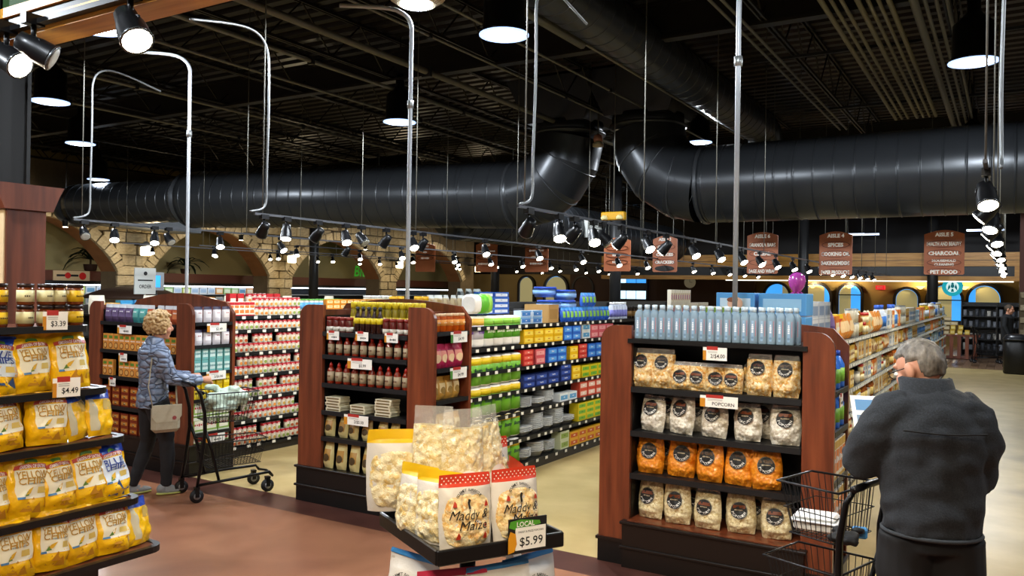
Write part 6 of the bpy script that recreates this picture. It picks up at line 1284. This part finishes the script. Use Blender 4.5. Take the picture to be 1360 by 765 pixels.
LEAF = mt('16240f', .6, n=.3, ns=5.)
def palm(x, y, z, label, s=1.):
    t = thing('potted_palm', label, 'plant', (x, y, z)); MB().lathe([(.12*s, 0), (.17*s, .03), (.2*s, .2*s), (.21*s, .22*s)], mt('3a2418', .7), 14).obj('pot', t); MB().tube([(0, 0, .18*s), (.02, 0, .4*s)], .03*s, mt('3d2c1a', .8), 6).obj('stem', t)
    lf = MB(); n = 7
    pts = [(0, 0), (.25, .16), (.5, .2), (.75, .1), (.95, -.12)]
    for k, (a, b) in enumerate(pts):
        w_ = (.02, .07, .08, .06, .01)[k]; lf.v += [(a*s, -w_*s, b*s-.03*s), (a*s, 0, b*s), (a*s, w_*s, b*s-.03*s)]
    lf.mats = [LEAF]
    for k in range(4):
        o = 3*k; lf.f += [(o, o+1, o+4, o+3), (o+1, o+2, o+5, o+4)]; lf.m += [0, 0]; lf.sm += [True, True]
    me = lf.mesh('leaf')
    for k in range(13): put(me, 'leaf', t, (.02, 0, .38*s), rot=(0, -.5+.09*(k % 5)*2.4, 2*pi*k/13), sc=.75+.25*((k*7) % 5)/4)
palm(-24.2, 14.9, 2.3, 'dark potted palm on the cooler under the left arch', 1.0); palm(-24.2, 18.3, 2.3, 'dark potted palm on the cooler behind the white power pole', .8); palm(-24.2, 22.2, 2.3, 'dark potted palm on the cooler right of the second pier', .7)
MB().text('Bite-Ore', .62, (-23.45, 27.1, 2.62), mt('2f9a24', .4, e=.5), R=(0, 1, 0), bold=.02, shear=.15).obj('wall_lettering', None, label='green script lettering above the cooler between the stone piers', cat='sign')
r = thing('promo_rail_sign', 'long white promotional sign with red disc above the cooler at left', 'sign', (-23.585, 13.95, 1.99)); MB().box(-.01, .01, -.55, .55, 0, .3, mt('c9b08a', .5)).obj('panel', r); MB().disc((.012, .33, .15), .11, RED, R=(0, 1, 0)).obj('red_disc', r); MB().box(.01, .014, -.45, .2, .13, .19, INK).disc((.016, -.12, .16), .09, RED, R=(0, 1, 0), n=14).obj('graphic', r)
b = thing('order_sign', 'white notice board reading ORDER on the shelf top at left', 'sign', (-10.75, 7.45, 1.52)); MB().box(-.01, .01, -.17, .17, .25, .63, mt('b9bab4', .5)).obj('panel', b); MB().text('ORDER', .07, (.012, 0, .36), INK, R=(0, 1, 0), wmax=.2, bold=.02).obj('lettering', b); MB().box(.01, .013, -.12, .12, .44, .46, INK).obj('rule_line', b); MB().disc((.014, 0, .55), .03, INK, R=(0, 1, 0), n=10).obj('emblem', b); MB().tube([(0, 0, 0), (0, 0, .26)], .012, GALV, 8).obj('stem', b)
m = thing('monitor', 'small screen glowing blue beside the order sign', 'monitor', (-11.2, 7.95, 1.55)); MB().box(-.02, .02, -.13, .13, .27, .55, mt('8f9294', .5), .005).obj('case', m); MB().box(.02, .024, -.09, .06, .32, .5, mt('2f8fe0', .4, e=1.2)).obj('screen', m); MB().tube([(0, 0, 0), (0, 0, .28)], .02, BLACK, 8).obj('stand', m)
# goods on the fourth shelf top
random.seed(41); F4 = [kbox('snack_pack', 'snack pack', .2, .14, .13, 'e0a82a', 'f2d060', None), kbox('snack_pack', 'snack pack', .18, .12, .16, '3f9ad0', '9fd0ea', None), kbag('chip_bag', 'snack bag', 131, .22, .22, .07, 'e6dfc8', 'c0b0a0'), kbox('snack_pack', 'snack pack', .24, .15, .12, 'd98a1c', 'f0c050', None)]; FN = ('yellow', 'blue', 'white', 'orange')
for i in range(30):
    k = 1 if 2 <= i < 4 else random.choice((0, 2, 3)); F4[k].put((-10.42-F4[k].d/2, 6.55+.2*i, 1.502), pi/2+J(.1), '%s pack on the far shelf top behind the woman\'s display' % FN[k], '%s packs on the far shelf' % FN[k], sc=(1, 1, 1.15))
d = thing('umbrella_canopy', 'dark brown domed canopy of a kiosk below the first stone pier', 'canopy', (-19.5, 13.2, 1.55)); MB().lathe([(1.2, .0), (1.15, .08), (.8, .22), (.4, .3), (.05, .33)], mt('3a2416', .7), 20).obj('top', d); MB().tube([(0, 0, -1.55), (0, 0, .1)], .05, BLACK, 8).obj('post', d)
for x, y, l in ((-21.4, 14.85, 'pier lantern on the first stone pier'), (-21.4, 20.5, 'pier lantern on the second stone pier'), (-21.4, 26.4, 'pier lantern on the third stone pier'), (-21.4, 32.2, 'pier lantern on the fourth stone pier')):
    t = thing('wall_lantern', l, 'lantern', (x, y, 2.75)); MB().box(-.1, .1, -.14, .14, .0, .26, mt('f2dcae', .4, e=4.), .03).obj('glass', t); MB().lathe([(.2, .26), (.16, .32), (.03, .42)], mt('6a7078', .4, .4), 8).obj('cap', t); MB().box(-.55, -.05, -.02, .02, .3, .34, BLACK).obj('bracket', t)
    add_light('lantern_light', 'POINT', (.3, 0, .15), 60, (1, .8, .5), t, shadow_soft_size=.15)
for i, (x, y) in enumerate(((-20.6, 12), (-20.6, 17.6), (-20.6, 23.4), (-20.6, 29.2))):
    t = thing('wash_light', 'wall-wash lamp on the arcade track facing the %s arch' % ('first', 'second', 'third', 'fourth')[i], 'lamp', (x, y, 3.35))
    MB().lathe([(.04, 0), (.07, .02), (.08, .16), (.085, .17)], HEADM, 12).obj('can', t); MB().tube([(0, 0, .15), (0, 0, 2.64)], .01, BLACKM, 5).obj('stem', t); MB().lathe([(.06, -.004), (.06, 0)], BULB, 12).obj('lens', t)
    add_light('wash_spot', 'SPOT', (.0, 0, -.03), 100, (1, .82, .58), t, Vector((-1, 0, -.25)).to_track_quat('-Z', 'Y').to_euler(), spot_size=2.6, spot_blend=.8, shadow_soft_size=.1)

# ---------------------------------------------------------------- far right: cafe end
lg = thing('round_logo_sign', 'round glowing green cafe logo sign in the middle of the far right', 'sign', (-1.74, 33, 2.27)); MB().disc((0, 0, 0), .33, mt('1f9fae', .4, e=.9), n=28, t=.06).obj('disc', lg)
MB().disc((0, -.004, 0), .2, mt('d8f4f0', .4, e=.9), n=24, t=.004).obj('inner_ring', lg)
f = MB(); GD = mt('147f8a', .4, e=.5)
f.disc((0, -.01, .03), .06, GD, n=12, ry=.075); f.prism([(-.16, -.15), (-.06, -.02), (-.1, .1), (-.14, 0)], .004, GD, (0, -.01, 0)); f.prism([(.16, -.15), (.14, 0), (.1, .1), (.06, -.02)], .004, GD, (0, -.01, 0)); f.prism([(-.05, -.18), (.05, -.18), (.03, -.07), (-.03, -.07)], .004, GD, (0, -.01, 0)); f.prism([(-.06, .1), (0, .17), (.06, .1)], .004, GD, (0, -.01, 0)); f.obj('emblem', lg)
MB().tube([(0, .03, .3), (0, .03, 1.1)], .01, BLACK, 5).obj('hanger_rod', lg)
ex = MB(); ex.box(-4.62, -4.3, 35.85, 36.2, 2.17, 2.33, mt('c8202a', .4, e=1.2)); ex.text('EXIT', .1, (-4.46, 35.845, 2.25), PAPER, bold=.02, wmax=.24); ex.obj('exit_sign', None, label='red exit sign on the far wall', cat='exit sign')
ck = thing('wall_clock', 'round pale clock on the dark far wall', 'clock', (-12.37, 35.9, 2.4)); MB().disc((0, 0, 0), .26, mt('c9bd9a', .5, e=.1), n=22, t=.05).obj('dial', ck); MB().box(-.008, .008, -.008, 0, 0, .17, INK).box(0, .12, -.008, 0, -.008, .008, INK).obj('hands', ck)
for x, l in ((-7.05, 'wall sconce left of the exit sign'), (-5.62, 'wall sconce next to the pointed window'), (-3.0, 'wall sconce between the right-hand arched windows'), (-1.48, 'narrow wall sconce between the last two arched windows')):
    t = thing('wall_sconce', l, 'lamp', (x, 35.85, 2.3)); MB().lathe([(.04, -.1), (.16, 0), (.17, .02)], mt('ffcf6a', .4, e=4.), 14).obj('bowl', t); MB().box(-.03, .03, 0, .15, -.1, -.02, TRIMD).obj('bracket', t); add_light('sconce_light', 'POINT', (0, -.15, .15), 55, (1, .78, .42), t, shadow_soft_size=.1)
tb = thing('produce_table', 'reddish slatted wooden table with yellow packs at the far end of the aisle', 'table', (-1.5, 29.0, 0))
MB().box(-.75, .75, -.4, .4, .7, .76, CHERRY).obj('top', tb)
for i in range(7): MB().box(-.7+.21*i, -.6+.21*i, -.38, -.34, .02, .7, CHERRY).obj('slat', tb)
MB().box(-.68, .68, -.3, .3, .02, .1, CHERRY_D).obj('shelf', tb)
YP = kbox('tea_tin', 'tea tin', .13, .12, .14, 'c9a01e', 'e8d27a', None); CP = kbox('bread_pack', 'bread pack', .2, .14, .1, 'bba77c', 'd9c8a0', None)
for r in range(5):
    for i in range(6-r): (YP if r < 2 and i > 2 else CP).put((-2.1+.2*i+.02*r, 28.8, .762+.142*r), J(.1), '%s in layer %s of the pile on the slatted table' % ('yellow tin' if r < 2 and i > 2 else 'tan pack', ('one', 'two', 'three', 'four', 'five')[r]), 'packs on the slatted table %d%s' % (r, r < 2 and i > 2))
rk = thing('merchandise_rack', 'black merchandise rack beyond the far shopping cart', 'rack', (-.35, 31, 0))
MB().box(-1.0, 1.0, .3, .34, 0, 1.75, BLACK).obj('back_panel', rk)
for x in (-1.0, 0, 1.0): MB().box(x-.02, x+.02, -.2, .3, 0, 1.75, BLACK).obj('upright', rk)
for z in (.2, .55, .95, 1.3, 1.65): MB().box(-1, 1, -.25, .3, z-.03, z, BLACK).obj('shelf', rk)
random.seed(51); MG = [kbottle('mug', 'mug', [(.05, 0), (.055, .01), (.055, .2)], None, None, mt(c, .4)) for c in ('d9d6cc', '4a4f58', '8a8f98')]
for r, z in enumerate((.2, .55, .95, 1.3)):
    for i in range(11): MG[random.randrange(3)].put((-1.25+.17*i, 30.85, z+.002), 0, 'tumbler on the %s shelf of the black rack' % ('bottom', 'second', 'third', 'top')[r], 'tumblers %d' % r, sc=(1, 1, random.uniform(.7, 1.2)))
cart((-.6, 27.6, 0), .2, 'distant black shopping cart by the merchandise rack')
bn = thing('trash_bin', 'tall black waste bin at the right edge by the far man', 'bin', (.17, 24.3, 0)); MB().lathe([(.26, 0), (.3, .03), (.3, .78), (.27, .84)], BLACK, 20, sq=3).obj('body', bn); MB().lathe([(.31, .84), (.31, .88), (.25, .97), (.1, 1.0)], mt('1c1c1e', .3), 20, sq=2).obj('lid', bn)
bd = thing('poster_stand', 'white poster stand with food picture behind the far man', 'poster stand', (.72, 27.5, 0)); MB().box(-.35, .35, -.02, .02, .7, 1.5, mt('d3d2c8', .5)).obj('panel', bd); MB().box(-.2, .25, -.025, -.02, .85, 1.15, mt('a8642a', .5)).obj('picture', bd); MB().tube([(0, 0, 0), (0, 0, .7)], .03, BLACK, 8).obj('post', bd)
def far_man():
    b = MB(); legs = [([(0, q*.1, .86), (.02, q*.1, .47), (-.02, q*.1, .06)], (.1, .07, .05)) for q in (-1, 1)]; arms = [([(0, q*.2, 1.4), (.0, q*.27, 1.15), (.1, q*.26, .93)], (.06, .05, .035)) for q in (-1, 1)]
    H = Matrix.Rotation(.2, 3, 'Y'); tubes(b, [(p, [r*.85 for r in rs], 1) for p, rs in legs+arms]); tubes(b, [([(0, 0, .85), (0, 0, 1.15), (0, 0, 1.38), (0, 0, 1.44)], [.15, .16, .17, .08], .7), ([(0, 0, 1.4), (.03, 0, 1.53)], [.06, .055], 1)]); head(b, (.05, 0, 1.6), H, 1.03)
    for q in (-1, 1): hand(b, (.1, q*.26, .93), (.3, 0, -1), (0, q, 0), (1, 0, 0), .6); ell(b, (.04, q*.1, .04), (.12, .045, .04), 6)
    root = put(remesh(b, .009, 2, 'person', SKIN), 'person', None, (-.05, 25.6, 0), -.25, 'distant man in a dark coat standing at the right edge', 'person')
    j = MB(); tubes(j, [(p, [r*1.25 for r in rs[:-1]]+[rs[-1]*1.2], 1) for p, rs in [(a[0], a[1]) for a in arms]]); tubes(j, [([(0, 0, .72), (0, 0, 1.15), (0, 0, 1.38), (.01, 0, 1.47)], [.2, .2, .21, .09], .74)]); put(remesh(j, .016, 2, 'coat', mt('15171a', .8)), 'coat', root)
    tr = MB(); tubes(tr, [(p, [r*1.15 for r in rs], 1) for p, rs in legs]); put(remesh(tr, .016, 2, 'trousers', mt('121214', .8)), 'trousers', root)
    h = MB(); ell(h, (.03, 0, 1.635), (.108, .088, .1), 8); put(remesh(h, .012, 1, 'hair', mt('4a3d30', .7)), 'hair', root)
far_man()
